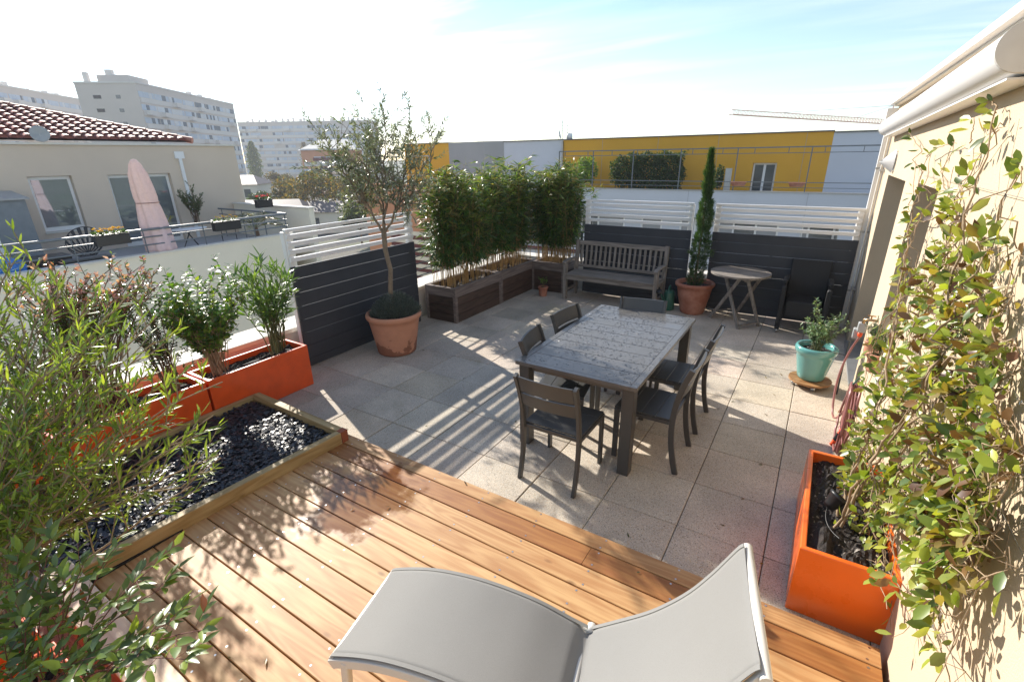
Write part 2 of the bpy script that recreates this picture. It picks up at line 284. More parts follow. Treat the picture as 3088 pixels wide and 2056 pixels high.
pm('white_render', (.66, .645, .60), .9, var=.07, vs_=1.2, bump=.3, bs=150, fine=.04)
pm('coping', (.70, .66, .58), .8, var=.08, vs_=5, bump=.2, bs=80)
pm('cream_render', (.57, .455, .32), .92, var=.05, vs_=1.5, bump=.28, bs=170, fine=.06, fs=220)
pm('orange', (.88, .155, .012), .32, var=.08, vs_=4, rv=.10, coat=.3)
pm('orange_shaded', (.72, .09, .012), .38, var=.16, vs_=6, rv=.1, coat=.2)  # deeper copy of the orange for boxes in shade, shade put into colour
pm('soil', (.022, .015, .011), .75, var=.5, vs_=40, bump=.9, bs=90, fine=.6, fs=180)
pm('pumice', (.28, .25, .22), .9, var=.3, vs_=60)
pm('slate', (.030, .034, .042), .40, var=.4, vs_=25, rv=.12, attr=True, spec=.5)
pm('slate_base', (.008, .009, .011), .6)
pm('terracotta', (.50, .22, .125), .75, c2=(.56, .32, .22), var=.14, vs_=7, bump=.15, bs=60, fine=.05)
pm('terracotta_red', (.36, .125, .07), .7, c2=(.42, .19, .125), var=.14, vs_=6, bump=.1)
pm('chair_metal', (.062, .062, .060), .38, var=.06, vs_=20, spec=.5)
pm('table_metal', (.12, .116, .11), .25, var=.06, vs_=3, rv=.10, spec=.5)
pm('droplet', (.115, .112, .106), .03, var=0, spec=.9, trans=.0, coat=1.)
pm('wicker', (.008, .009, .011), .5, var=.3, vs_=80, bump=.8, bs=140)
pm('steel', (.55, .55, .55), .3, metal=1, var=.05)
pm('galv', (.42, .43, .44), .45, metal=.8, var=.1)
pm('rail_dark', (.055, .065, .075), .4, var=.05, spec=.5)
pm('turquoise', (.13, .36, .34), .14, var=.06, vs_=4, coat=.6)
pm('black_plastic', (.012, .012, .013), .4, var=.1)
pm('sling', (.265, .26, .245), .75, var=.03, vs_=3, bump=.25, bs=900, stretch=(1, 1, 1), fine=.10, fs=650, tl=.12)
pm('lounger_frame', (.60, .58, .53), .3, var=.03)
pm('screw', (.6, .6, .58), .3, metal=1.)
pm('hose', (.26, .10, .09), .35, var=.1)
pm('hose_orange', (.8, .09, .02), .4)
pm('brass', (.5, .33, .17), .3, metal=1)
pm('green_plastic', (.03, .12, .085), .35)
pm('glass_dark', (.03, .04, .045), .05, var=.1, spec=1.)
pm('grey_plastic', (.35, .36, .36), .4)
pm('bark_olive', (.22, .17, .115), .9, var=.25, vs_=14, bump=.7, bs=60)
pm('bark_brown', (.16, .10, .06), .85, var=.25, vs_=20, bump=.4)
pm('bark_pale', (.30, .215, .13), .85, var=.25, vs_=20, bump=.3)
pm('stem_green', (.12, .13, .05), .7, var=.2)
pm('stem_red', (.16, .05, .035), .6, var=.2)
pm('culm', (.38, .24, .09), .5, var=.3, vs_=6)
pm('leaf', (.1, .2, .05), .34, var=.15, vs_=9, attr=True, spec=.55, tl=.33)
pm('leaf_gloss', (.1, .2, .05), .22, var=.15, vs_=9, attr=True, spec=.7, tl=.25)
pm('leaf_olive', (.1, .12, .08), .38, var=.15, vs_=9, attr=True, spec=.6, tl=.18)
pm('leaf_far', (.1, .12, .03), .6, var=.2, vs_=.6, attr=True, spec=.3, tl=.3)
pm('petal', (.8, .5, .02), .6, attr=True, var=.1, tl=.2)
def tile_mat():
    m = bpy.data.materials.new('washed_concrete'); m.use_nodes = True; nt = m.node_tree; ns = nt.nodes; ns.clear(); l = nt.links.new
    o = ns.new('ShaderNodeOutputMaterial'); p = ns.new('ShaderNodeBsdfPrincipled'); l(p.outputs[0], o.inputs[0]); tc = ns.new('ShaderNodeTexCoord')
    v = ns.new('ShaderNodeTexVoronoi'); v.inputs['Scale'].default_value = 240; l(tc.outputs['Object'], v.inputs[0])
    cr = ns.new('ShaderNodeValToRGB'); e = cr.color_ramp; e.interpolation = 'CONSTANT'; e.elements[0].color = (.37, .32, .275, 1); e.elements[1].position = .965; e.elements[1].color = (.14, .13, .12, 1)
    for ps, c in ((.12, (.46, .415, .365, 1)), (.34, (.53, .49, .445, 1)), (.58, (.60, .565, .52, 1)), (.76, (.50, .40, .30, 1)), (.84, (.44, .415, .395, 1))): q = e.elements.new(ps); q.color = c
    sp = ns.new('ShaderNodeSeparateColor'); l(v.outputs['Color'], sp.inputs[0]); l(sp.outputs[0], cr.inputs[0])
    n = ns.new('ShaderNodeTexNoise'); n.inputs['Scale'].default_value = 2.2; n.inputs['Detail'].default_value = 6; l(tc.outputs['Object'], n.inputs[0])
    mr = ns.new('ShaderNodeMapRange'); mr.inputs[1].default_value = .3; mr.inputs[2].default_value = .7; mr.inputs[3].default_value = .78; mr.inputs[4].default_value = 1.13; l(n.outputs[0], mr.inputs[0])
    a = ns.new('ShaderNodeAttribute'); a.attribute_name = 'Col'
    m1 = ns.new('ShaderNodeVectorMath'); m1.operation = 'MULTIPLY'; l(cr.outputs[0], m1.inputs[0]); l(a.outputs['Color'], m1.inputs[1])
    m2 = ns.new('ShaderNodeVectorMath'); m2.operation = 'SCALE'; wm_ = ns.new('ShaderNodeVectorMath'); wm_.operation = 'MULTIPLY'; wm_.inputs[1].default_value = (1.06, 1.01, .93); l(m1.outputs[0], wm_.inputs[0]); l(wm_.outputs[0], m2.inputs[0]); l(mr.outputs[0], m2.inputs['Scale'])
    n2 = ns.new('ShaderNodeTexNoise'); n2.inputs['Scale'].default_value = 1.1; n2.inputs['Detail'].default_value = 4; n2.inputs['Distortion'].default_value = .5; l(tc.outputs['Object'], n2.inputs[0])
    mr2 = ns.new('ShaderNodeMapRange'); mr2.inputs[1].default_value = .62; mr2.inputs[2].default_value = .72; mr2.inputs[4].default_value = .35; l(n2.outputs[0], mr2.inputs[0])
    mx = ns.new('ShaderNodeMix'); mx.data_type = 'RGBA'; l(mr2.outputs[0], mx.inputs[0]); l(m2.outputs[0], mx.inputs[6]); mx.inputs[7].default_value = (.16, .145, .075, 1)
    l(mx.outputs[2], p.inputs['Base Color']); p.inputs['Roughness'].default_value = .8
    b = ns.new('ShaderNodeBump'); b.inputs['Strength'].default_value = .3; b.inputs['Distance'].default_value = .003; l(v.outputs['Distance'], b.inputs['Height']); b.invert = True; l(b.outputs[0], p.inputs['Normal'])
    MATS['tile'] = m
tile_mat()
def stain_pot():
    m = pm('terracotta_stained', (.53, .245, .145), .75, var=.1, vs_=7, bump=.12, bs=60, fine=.04); nt = m.node_tree; ns = nt.nodes; l = nt.links.new
    p = [x for x in ns if x.type == 'BSDF_PRINCIPLED'][0]; src = p.inputs['Base Color'].links[0].from_socket
    tc = ns.new('ShaderNodeTexCoord'); s = ns.new('ShaderNodeSeparateXYZ'); l(tc.outputs['Object'], s.inputs[0]); n = ns.new('ShaderNodeTexNoise'); n.inputs['Scale'].default_value = 7; n.inputs['Detail'].default_value = 3; l(tc.outputs['Object'], n.inputs[0])
    a = ns.new('ShaderNodeMath'); a.operation = 'MULTIPLY_ADD'; l(n.outputs[0], a.inputs[0]); a.inputs[1].default_value = .45; l(s.outputs[2], a.inputs[2])
    r = ns.new('ShaderNodeMapRange'); r.inputs[1].default_value = .36; r.inputs[2].default_value = .375; r.inputs[3].default_value = 1; r.inputs[4].default_value = 0; l(a.outputs[0], r.inputs[0])
    mx = ns.new('ShaderNodeMix'); mx.data_type = 'RGBA'; mx.blend_type = 'MULTIPLY'; l(r.outputs[0], mx.inputs[0]); l(src, mx.inputs[6]); mx.inputs[7].default_value = (.52, .45, .42, 1); l(mx.outputs[2], p.inputs['Base Color'])
stain_pot()
# ---------------------------------------------------------------- terrace floor, deck, parapets
r = np.random.RandomState(3)
fl = MB(); fl.box(-3.9, 1.62, -4.2, 5.12, -.3, -.012, 1, (1, 1, 1))
for i in range(-8, 4):
    for j in range(-6, 11):
        x0, x1, y0, y1 = max(.5*i, -3.88)+.0027, min(.5*i+.5, 1.6)-.0027, .5*j+.0027, min(.5*j+.5, 5.1)-.0027
        if x1-x0 < .02 or y1-y0 < .02: continue
        b = 1+r.normal(0, .07); c = (b*(1+r.normal(0, .015)), b, b*(1-abs(r.normal(0, .03)))); z = r.normal(0, .0012); e = .004
        v = [(x0, y0, -.012), (x1, y0, -.012), (x1, y1, -.012), (x0, y1, -.012), (x0, y0, z-.003), (x1, y0, z-.003), (x1, y1, z-.003), (x0, y1, z-.003), (x0+e, y0+e, z), (x1-e, y0+e, z), (x1-e, y1-e, z), (x0+e, y1-e, z)]
        fl.add(v, [(0, 1, 5, 4), (1, 2, 6, 5), (2, 3, 7, 6), (3, 0, 4, 7), (4, 5, 9, 8), (5, 6, 10, 9), (6, 7, 11, 10), (7, 4, 8, 11), (8, 9, 10, 11)], 0, False, c)
pm('joint_sand', (.12, .10, .075), .95, var=.4, vs_=12)
tag(fl.build('terrace_floor', ['tile', 'joint_sand']), kind='structure')
dk = MB(); ys = [-.44, -.552]+[-.552-.1472*k for k in range(1, 12)]; dr = np.random.RandomState(5)
tints = [.62, .05, .72, .80, .95, .8, .85, .7, .9, .78, .88, .8]
for k in range(12):
    y1, y0 = ys[k]-.003, ys[k+1]+.003; cuts = [-2.045 if y1 > -2.2 else -2.2, [2, .15, 2, 2, 2, 2, 2, 2, 2, 2, 2, 2][k], 1.5 - .0]
    xs = [cuts[0]]+([cuts[1]] if cuts[1] < 1.4 else [])+[1.51]
    for a, b in zip(xs[:-1], xs[1:]):
        c = (min(1, max(0, tints[k]+dr.normal(0, .04))), dr.rand(), dr.rand())
        n = 40; x = np.linspace(a+.0015, b-.0015, n); e = .003; vs = []
        for xx in x: vs += [(xx, y0, .072), (xx, y0, .1-e), (xx, y0+e, .1), (xx, y1-e, .1), (xx, y1, .1-e), (xx, y1, .072)]
        fs = [(i*6+j, (i+1)*6+j, (i+1)*6+j+1, i*6+j+1) for i in range(n-1) for j in range(5)]+[(0, 1, 2, 3, 4, 5), tuple(range((n-1)*6+5, (n-1)*6-1, -1))]
        dk.add(vs, fs, 0, False, c)
for x in np.arange(-1.9, 1.5, .42):
    dk.box(x-.03, x+.03, -2.15, -.46, .0, .07, 1, (.1, .5, .5))
    for k in range(12):
        for q in (.022, .118 if k else .09):
            xj = x+dr.normal(0, .006); yy = ys[k]-q; dk.add([(xj+.0055*math.cos(t), yy+.0055*math.sin(t), .1009) for t in np.arange(8)*math.pi/4], [tuple(range(8))], 2, False, (1, 1, 1))
dk.box(-2.04, 1.5, -.462, -.445, .0, .069, 1, (.1, .2, .7))
tag(dk.build('deck', ['deck_wood', 'black_plastic', 'screw']), kind='structure')
t = thing('parapet_wall', 'low white rendered parapet with pale coping behind the orange planters and the left screen', 'wall', (-4.05, 0, 0))
MB().box(-.14, .14, -4.2, 5.49, -7, .4).build('wall', 'white_render', t); MB().box(-.215, .185, -4.2, 5.24, .4, .45).build('coping', 'coping', t, bevel=.006)
t = thing('parapet_wall', 'low white rendered parapet with pale coping behind the bench and the back screens', 'wall', (0, 5.36, 0))
MB().box(-3.9, 1.35, -.14, .13, -7, .4).build('wall', 'white_render', t); MB().box(-4.26, 1.36, -.115, .185, .4, .452).build('coping', 'coping', t, bevel=.006)
def railing(label, pts, zs, posts, rad=.012, z0=.45, mat='rail_dark', top=.02):
    t = thing('railing', label, 'railing', tuple(pts[0][:2])+(z0,)); o = np.array(t.location)
    for i, z in enumerate(zs): MB().tube([np.array([p[0], p[1], z])-o for p in pts], top if i == 0 else rad, 8).build('top_rail' if i == 0 else 'rail', mat, t)
    for p in posts: MB().bar(np.array([p[0], p[1], z0-.1])-o, np.array([p[0], p[1], zs[0]-.01])-o, .04, .012).build('post', mat, t)
    return t
railing('dark grey metal railing on the coping beside the bamboo planters', [(-4.0, 2.0), (-4.0, 5.3)], (.95, .86, .75, .66, .57), [(-4.0, 2.3), (-4.0, 3.8), (-4.0, 5.2)], .009)
railing('dark grey metal railing on the coping behind the bench and cypress', [(-3.9, 5.32), (1.34, 5.32)], (.95, .86, .77, .68, .58), [(-2.6, 5.32), (-1.0, 5.32), (.4, 5.32), (1.2, 5.32)], .009)
# ---------------------------------------------------------------- privacy screens
def screen(label, loc, rz, Ln):                  # local x along the screen, local -y faces the terrace
    t = thing('privacy_screen', label, 'screen', loc, rz, 'privacy screens of dark boards with white slats')
    z0s = [.018]+[.114+.1515*k for k in range(7)]; z1 = z0s[1:]+[1.155]
    for a, b in zip(z0s, z1): MB().box(0, Ln, -.012, .012, a, b-.0045).build('board', 'board_dark', t, bevel=.003)
    for k, (a, b) in enumerate([(1.512, 1.545), (1.442, 1.487), (1.363, 1.408), (1.284, 1.329), (1.204, 1.249)]): MB().box(.0 if k == 0 else .01, Ln-(0 if k == 0 else .01), -.018, .022, a, b).build('slat', 'white_paint', t, bevel=.003)
    for x in (.035, Ln-.035):
        MB().box(x-.035, x+.035, .022, .08, 0, 1.512).build('post', 'white_paint', t, bevel=.003)
        for a, b in ((1.487, 1.512), (1.408, 1.442), (1.329, 1.363), (1.249, 1.284), (1.1555, 1.204)): MB().box(x-.025, x+.025, -.0, .02, a, b).build('spacer', 'white_paint', t)
    return t
screen('dark board screen with white slats on top, behind the big olive pot', (-3.70, .38, 0), R_(90), 1.87)
screen('dark board screen with white slats on top, directly behind the wooden bench', (-2.36, 4.885, 0), 0, 1.70)
screen('dark board screen with white slats on top, behind the round table and wicker chair', (-.365, 4.885, 0), 0, 1.745)
# ---------------------------------------------------------------- the house on the right
H = thing('house', 'cream rendered house wall on the right with white roof edge and two tall recessed openings', 'house', (1.53, 0, 0), .0148)
m = MB(); B = m.box
B(0, .24, -3.4, 1.35, -.3, 2.68); B(0, .24, 2.17, 2.86, -.3, 2.68); B(0, .24, 4.28, 4.93, -.3, 2.68); B(0, .24, 2.86, 4.28, 1.96, 2.68); B(0, .24, 1.35, 2.17, 1.98, 2.68); B(0, .24, 1.35, 2.17, -.3, .66)
B(.241, .3, -3.4, 4.93, -.3, 2.68); B(.3, 6, -3.4, -3.1, -3, 2.68); B(.3, 6, 4.63, 4.93, -3, 2.68)
m.build('wall', 'cream_render', H)
MB().box(-.045, 6, -3.5, 5.0, 2.68, 2.695).build('roof', 'coping', H)
m = MB(); 
for k in range(6): m.box(-.085, .12, -3.5+1.42*k, -3.5+1.42*(k+1)-.003, 2.697, 2.74)
m.build('roof_edge', 'white_paint', H, bevel=.004)
pm('sill', (.74, .72, .68), .5)
d = MB().box(.2, .238, 2.865, 4.275, .0, 1.955).build('door', 'white_paint', H); MB().box(.192, .1985, 2.95, 3.53, .12, 1.87).box(.192, .1985, 3.61, 4.19, .12, 1.87).build('pane', 'glass_dark', d); MB().box(.17, .19, 3.535, 3.56, .95, 1.08).build('handle', 'steel', d)
MB().box(-.03, .19, 2.862, 4.278, -.004, .03).build('threshold', 'galv', H)
d = MB().box(.2, .238, 1.355, 2.165, .70, 1.975).build('window', 'white_paint', H); MB().box(.192, .1985, 1.43, 2.09, .78, 1.90).build('pane', 'glass_dark', d)
MB().box(-.04, .199, 1.352, 2.168, .66, .70).build('sill', 'sill', H, bevel=.004)
MB().tube([(-.035, 4.80, .0), (-.035, 4.80, 2.45)], .011, 8).build('conduit', 'coping', H)
m = MB()
for z in (.55, 1.98): m.box(-.05, 0, 4.765, 4.835, z, z+.025)
m.build('bracket', 'galv', H)
# downpipe
D = thing('downpipe', 'white square downpipe with hopper box at the far corner of the cream house', 'downpipe', (1.423, 4.93, 0))
MB().box(-.046, .036, -.03, .045, 0, 2.5).build('pipe', 'white_paint', D, bevel=.006); MB().box(-.07, .06, -.05, .06, 2.5, 2.66).build('hopper', 'white_paint', D, bevel=.004)
m = MB(); [m.box(-.05, .042, -.036, .048, z, z+.022) for z in (.5, 1.25, 2.0)]; m.build('clamp', 'galv', D)
# awning cassette
A = thing('awning', 'long white awning cassette rolled up under the roof edge of the cream house', 'awning', (1.53, 0, 0), .0148)
sec = [(0.0, -.085), (0.0, .06)]+[(-.085-.078*math.sin(a), .08*math.cos(a)) for a in np.linspace(-.2, math.pi, 20)]
def aw(y0, z0, y1, z1, sc_=1.):
    v = [(x*sc_ if x < -.001 else x, y0, z0+z*sc_) for x, z in sec]+[(x*sc_ if x < -.001 else x, y1, z1+z*sc_) for x, z in sec]; n = len(sec)
    return MB().add(v, [(i, (i+1) % n, n+(i+1) % n, n+i) for i in range(n)], 0, True)
aw(.02, 2.545, 4.62, 2.45).build('cassette', 'white_paint', A).data.polygons.foreach_set('use_smooth', [True]*0) if 0 else aw(.02, 2.545, 4.62, 2.45).build('cassette', 'white_paint', A)
pm('cap_grey', (.60, .59, .56), .45)
for y0, z0, y1, z1 in ((-.0, 2.5455, .02, 2.545), (4.62, 2.45, 4.64, 2.4495)):
    v = [(x*1.03, y0, z0+z*1.03) for x, z in sec]+[(x*1.03, y1, z1+z*1.03) for x, z in sec]; n = len(sec)
    MB().add(v, [(i, (i+1) % n, n+(i+1) % n, n+i) for i in range(n)]+[tuple(range(n)), tuple(range(2*n-1, n-1, -1))], 0, False).build('end_cap', 'cap_grey', A)
MB().bar((-.053, .05, 2.448), (-.053, 4.58, 2.353), .10, .008).build('soffit_board', 'white_paint', A)
# wall light
W = thing('wall_lamp', 'white half cone lamp on the cream wall above the far door recess', 'lamp', (1.47, 3.95, 2.1))
m = MB(); n = 14; prof = [(.0, .055, .02), (.0, .07, .05), (0, .0, .0)]
pts = []
for k in range(n+1):
    a = math.pi*k/n; pts.append((-.10*math.sin(a), .09*math.cos(a)))
v = [(x, y, .03) for x, y in pts]+[(x*.15, y*.5, -.10) for x, y in pts]+[(x*.6, y*.85, .085) for x, y in pts]; q = n+1
m = MB(); v = [(-.135, 0, -.005)]+[(-.012, .085*math.cos(a), .115*math.sin(a)) for a in np.linspace(0, 2*math.pi, 23)[:-1]]; m.add(v, [(0, i, i % 22+1) for i in range(1, 23)], 0, False); m.build('shade', 'white_paint', W)
for k in range(5): a = math.pi*(k+1)/6; MB().bar((-.125, .007*math.cos(a), .007*math.sin(a)), (-.02, .076*math.cos(a), .097*math.sin(a)), .004, .004).build('rib', 'cap_grey', W)
MB().box(-.006, .03, -.07, .07, -.09, .09).build('back_plate', 'white_paint', W, bevel=.004)
# ---------------------------------------------------------------- planters and pots
def soil(x0, x1, y0, y1, z, n=26, amp=.02, seed=0):
    r = np.random.RandomState(seed); X = np.linspace(x0, x1, n); Y = np.linspace(y0, y1, n); g = r.normal(0, amp*.5, (n, n)); g2 = np.kron(r.normal(0, amp, (7, 7)), np.ones((4, 4)))[:n, :n]
    for _ in range(2): g2 = (g2+np.roll(g2, 1, 0)+np.roll(g2, 1, 1)+np.roll(g2, -1, 0)+np.roll(g2, -1, 1))/5
    v = [(X[i], Y[j], z+g[i, j]*.5+g2[i, j]) for i in range(n) for j in range(n)]
    return MB().add(v, [(i*n+j, (i+1)*n+j, (i+1)*n+j+1, i*n+j+1) for i in range(n-1) for j in range(n-1)], 0, False)
def crumbs(m, x0, x1, y0, y1, z, n, seed, s=.008):
    r = np.random.RandomState(seed)
    for _ in range(n):
        c = np.array([r.uniform(x0, x1), r.uniform(y0, y1), z+r.uniform(-.004, .012)]); a = s*(.5+r.rand()); p = [c+r.normal(0, a*.6, 3) for _ in range(4)]; mi = 1 if r.rand() < .4 else 0
        m.add(p, [(0, 1, 2), (0, 2, 3), (0, 3, 1), (1, 3, 2)], mi)
    return m
def orange_box(label, loc, w, l, h, mat='orange', rz=0, sz=.06, seed=0):
    t = thing('planter_box', label, 'planter', loc, rz, 'orange planter boxes'); m = MB(); a, b, k = w/2, l/2, .028
    o = [(-a, -b), (a, -b), (a, b), (-a, b)]; i_ = [(-a+k, -b+k), (a-k, -b+k), (a-k, b-k), (-a+k, b-k)]
    v = [(x, y, 0) for x, y in o]+[(x, y, h) for x, y in o]+[(x, y, h) for x, y in i_]+[(x, y, h-.2) for x, y in i_]
    f = [(3, 2, 1, 0)]
    for i in range(4): j = (i+1) % 4; f += [(i, j, 4+j, 4+i), (4+i, 4+j, 8+j, 8+i), (8+i, 8+j, 12+j, 12+i)]
    m.add(v, f); m.build('shell', mat, t, bevel=.006)
    s = soil(-a+k+.001, a-k-.001, -b+k+.001, b-k-.001, h-sz, seed=seed); crumbs(s, -a+k+.02, a-k-.02, -b+k+.02, b-k-.02, h-sz+.005, 500, seed); s.build('soil', ['soil', 'pumice'], t); return t
orange_box('glossy orange planter box against the cream wall, holding the climbing plant', (1.338, .178, 0), .41, 1.0, .40, seed=1)
orange_box('orange planter box nearest the left dark screen, holding the oleander', (-3.475, -.345, 0), .36, .99, .44, 'orange_shaded', seed=2)
orange_box('middle orange planter box of the left row, beside the slate bed', (-3.475, -1.355, 0), .36, .99, .44, 'orange_shaded', seed=3)
orange_box('orange planter box farthest left of the row, half hidden behind the big feathery shrub', (-3.475, -2.365, 0), .36, .99, .44, 'orange_shaded', seed=4)
orange_box('orange planter box below the pale deck rail, under the large feathery shrub', (-1.95, -2.66, 0), .95, .40, .42, 'orange_shaded', seed=5)
orange_box('orange planter box below the pale deck rail, under the oval leaved foreground shrub', (-.93, -2.62, 0), .95, .36, .40, 'orange_shaded', seed=6)
# timber edging and slate
T = thing('timber_edging', 'timber sleeper frame around the bed of black slate chips', 'edging', (-2.6, -1.3, 0)); o = np.array([2.6, 1.3, 0])
def skew(p, z0, z1, name, mat): MB().prism([(a+2.6, b+1.3) for a, b in p], z0, z1).build(name, mat, T, bevel=.006)
skew([(-2.13, -2.25), (-2.07, -2.25), (-1.975, -.56), (-2.035, -.56)], .0, .195, 'rail', 'sleeper')
skew([(-3.22, -.535), (-2.035, -.558), (-2.035, -.497), (-3.22, -.47)], .0, .195, 'rail', 'sleeper_x')
skew([(-3.28, -2.25), (-3.225, -2.25), (-3.225, -.47), (-3.28, -.47)], .0, .17, 'rail', 'sleeper')
pm('stained_wood', (.27, .075, .03), .6); MB().box(-2.0335+2.6, -1.975+2.6, -.5585+1.3, -.497+1.3, .06, .196).build('end_block', 'stained_wood', T, bevel=.003)
T2 = tag(MB().box(-2.2, .35, -2.30, -2.20, .0, .205).build('deck_rail', 'rail_pale', bevel=.006) if 0 else None or thing('deck_rail', 'pale planed timber rail along the near edge of the deck', 'rail', (-2.2, -2.25, 0)))
wood('rail_pale', (.62, .47, .30), (.78, .64, .45), .45, 0)
MB().box(0, 2.6, -.09, .055, .0, .2).build('beam', 'rail_pale', T2, bevel=.006)
MB().box(-3.22, -2.04, -2.28, -.5, .0, .11).build('slate_base', 'slate_base')['kind'] = 'structure'
r = np.random.RandomState(11); m = MB(); cnt = 0
while cnt < 8000:
    x, y = r.uniform(-3.215, -1.98), r.uniform(-2.24, -.545)
    if x > -2.04-(-.55-y)*.056-.012: continue
    cnt += 1; z = .118+r.rand()*.035; a = r.uniform(.009, .021); k = r.randint(5, 8); ph = r.rand()*6.28; el = r.uniform(.55, .95); tl = r.normal(0, .22, 2); ra = r.rand()*3.14; g = r.uniform(.55, 1.5); c = (.026*g, .031*g, .041*g)
    if r.rand() < .06: c = (.07*g, .04*g, .035*g)
    ring = []
    for q in range(k):
        t = ph+q*2*math.pi/k; rr = a*r.uniform(.75, 1.1); lx, ly = rr*math.cos(t), rr*math.sin(t)*el; px, py = lx*math.cos(ra)-ly*math.sin(ra), lx*math.sin(ra)+ly*math.cos(ra); ring.append((x+px, y+py, z+px*tl[0]+py*tl[1]))
    th = a*.16; low = [(p[0], p[1], p[2]-th) for p in ring]
    m.add(ring+low, [tuple(range(k))]+[(k+i, k+(i+1) % k, (i+1) % k, i) for i in range(k)], 0, False, c)
tag(m.build('slate_chips', 'slate'), 'bed of wet black slate chips inside the timber frame', 'slate chips', kind='stuff')
# wooden planters for bamboo
def wood_planter(label, loc, rz, w, l, h, x=False):   # local y long side, +x is the long face
    t = thing('wooden_planter', label, 'planter', loc, rz, 'weathered wooden bamboo planters'); a, b = w/2, l/2; g, bn = ('planter_grey', 'planter_brown'); n = 4; hb = h/n
    for k in range(n):
        mt = g if k == n-1 else bn
        for q0, q1 in ((a-.022, a), (-a, -a+.022)): MB().box(q0, q1, -b+.02, b-.02, k*hb+.003, (k+1)*hb-.003).build('side_board', mt, t, bevel=.003)
        for q0, q1 in ((-b, -b+.022), (b-.022, b)): MB().box(-a+.02, a-.02, q0, q1, k*hb+.003, (k+1)*hb-.003).build('end_board', mt+'_x', t, bevel=.003)
    for sx_ in (-1, 1):
        for sy in (-1, 1): MB().box(sx_*a-.028+(-.004 if sx_ > 0 else .004)+ (.0), sx_*a+.028+(-.022 if sx_ > 0 else .022)-.0, sy*b-.028+(-.022 if sy > 0 else .022), sy*b+.028+(-.022 if sy > 0 else .022), 0, h-.004).build('corner_post', g, t, bevel=.003) if 0 else MB().box(min(sx_*(a+.004), sx_*(a-.045)), max(sx_*(a+.004), sx_*(a-.045)), min(sy*(b+.004), sy*(b-.045)), max(sy*(b+.004), sy*(b-.045)), 0, h-.004).build('corner_post', g, t, bevel=.003)
    e = MB().box(a-.05, a+.008, -b-.008, b+.008, h, h+.016).box(-a-.008, -a+.05, -b-.008, b+.008, h, h+.016).box(-a+.05, a-.05, -b-.008, -b+.05, h, h+.0155).box(-a+.05, a-.05, b-.05, b+.008, h, h+.0155); e.build('rim', g, t, bevel=.003)
    s = soil(-a+.023, a-.023, -b+.023, b-.023, h-.06, seed=int(l*10)); s.build('soil', 'soil', t); return t
wood_planter('long weathered wooden planter next to the olive pot, first of the bamboo row', (-3.47, 3.03, 0), 0, .54, 1.15, .49)
wood_planter('long weathered wooden planter in the middle of the bamboo row', (-3.48, 4.20, 0), 0, .54, 1.13, .49)
wood_planter('weathered wooden planter in the corner against the arm of the bench', (-2.905, 4.885, 0), R_(90), .52, .62, .49)
def pot(label, loc, r_top, r_bot, h, mat, name='flower_pot', lip=.04, liph=.06, group=None, cat='pot', n=48, soilz=.06, band=False):
    t = thing(name, label, cat, loc, 0, group); rb = lambda z: r_bot+(r_top-lip*.7-r_bot)*z/(h-liph)
    pr = [(0, .0), (r_bot*.92, 0), (r_bot, .012)]+[(rb(z), z) for z in np.linspace(.03, h-liph, 10)]+[(r_top-lip*.35, h-liph*.9), (r_top, h-liph*.6), (r_top+.002, h-liph*.25), (r_top-.008, h), (r_top-.03, h), (r_top-.04, h-.02), (r_top-.055, h-.22 if h > .3 else h*.4)]
    MB().lathe(pr, n=n).build('body', mat, t)
    s = MB(); k = 14; rr = np.random.RandomState(int(h*100)); rad = r_top-.045; v = [(0, 0, h-soilz+.012)]
    for i in range(1, k+1):
        for j in range(28): v.append((rad*i/k*math.cos(j*2*math.pi/28), rad*i/k*math.sin(j*2*math.pi/28), h-soilz+.01*(1-i/k)+rr.normal(0, .004)))
    s.add(v, [(0, 1+j, 1+(j+1) % 28) for j in range(28)]+[(1+(i-1)*28+j, 1+i*28+j, 1+i*28+(j+1) % 28, 1+(i-1)*28+(j+1) % 28) for i in range(1, k) for j in range(28)], 0, True)
    crumbs(s, -rad*.65, rad*.65, -rad*.65, rad*.65, h-soilz+.008, int(600*rad), 5); s.build('soil', ['soil', 'pumice'], t)
    return t
OP = pot('large terracotta pot with damp stains under the olive tree', (-3.20, 1.28, 0), .325, .225, .50, 'terracotta_stained', liph=.075)
MB().bar((.14, -.2585, .395), (.14, -.270, .425), .035, .004, up=(1, 0, 0)).build('stamp', 'terracotta_red', OP) if 0 else None
pot('reddish terracotta pot holding the slim cypress beside the bench', (-.47, 4.62, 0), .275, .165, .46, 'terracotta_red', liph=.065)
pot('tiny terracotta pot with a seedling standing in front of the corner planter', (-2.83, 4.33, 0), .088, .06, .165, 'terracotta_red', liph=.035, lip=.015, soilz=.02)
pot('turquoise glazed pot on a wheeled wooden board by the wall', (1.12, 2.72, .075), .185, .12, .345, 'turquoise', liph=.075, lip=.02, soilz=.05)
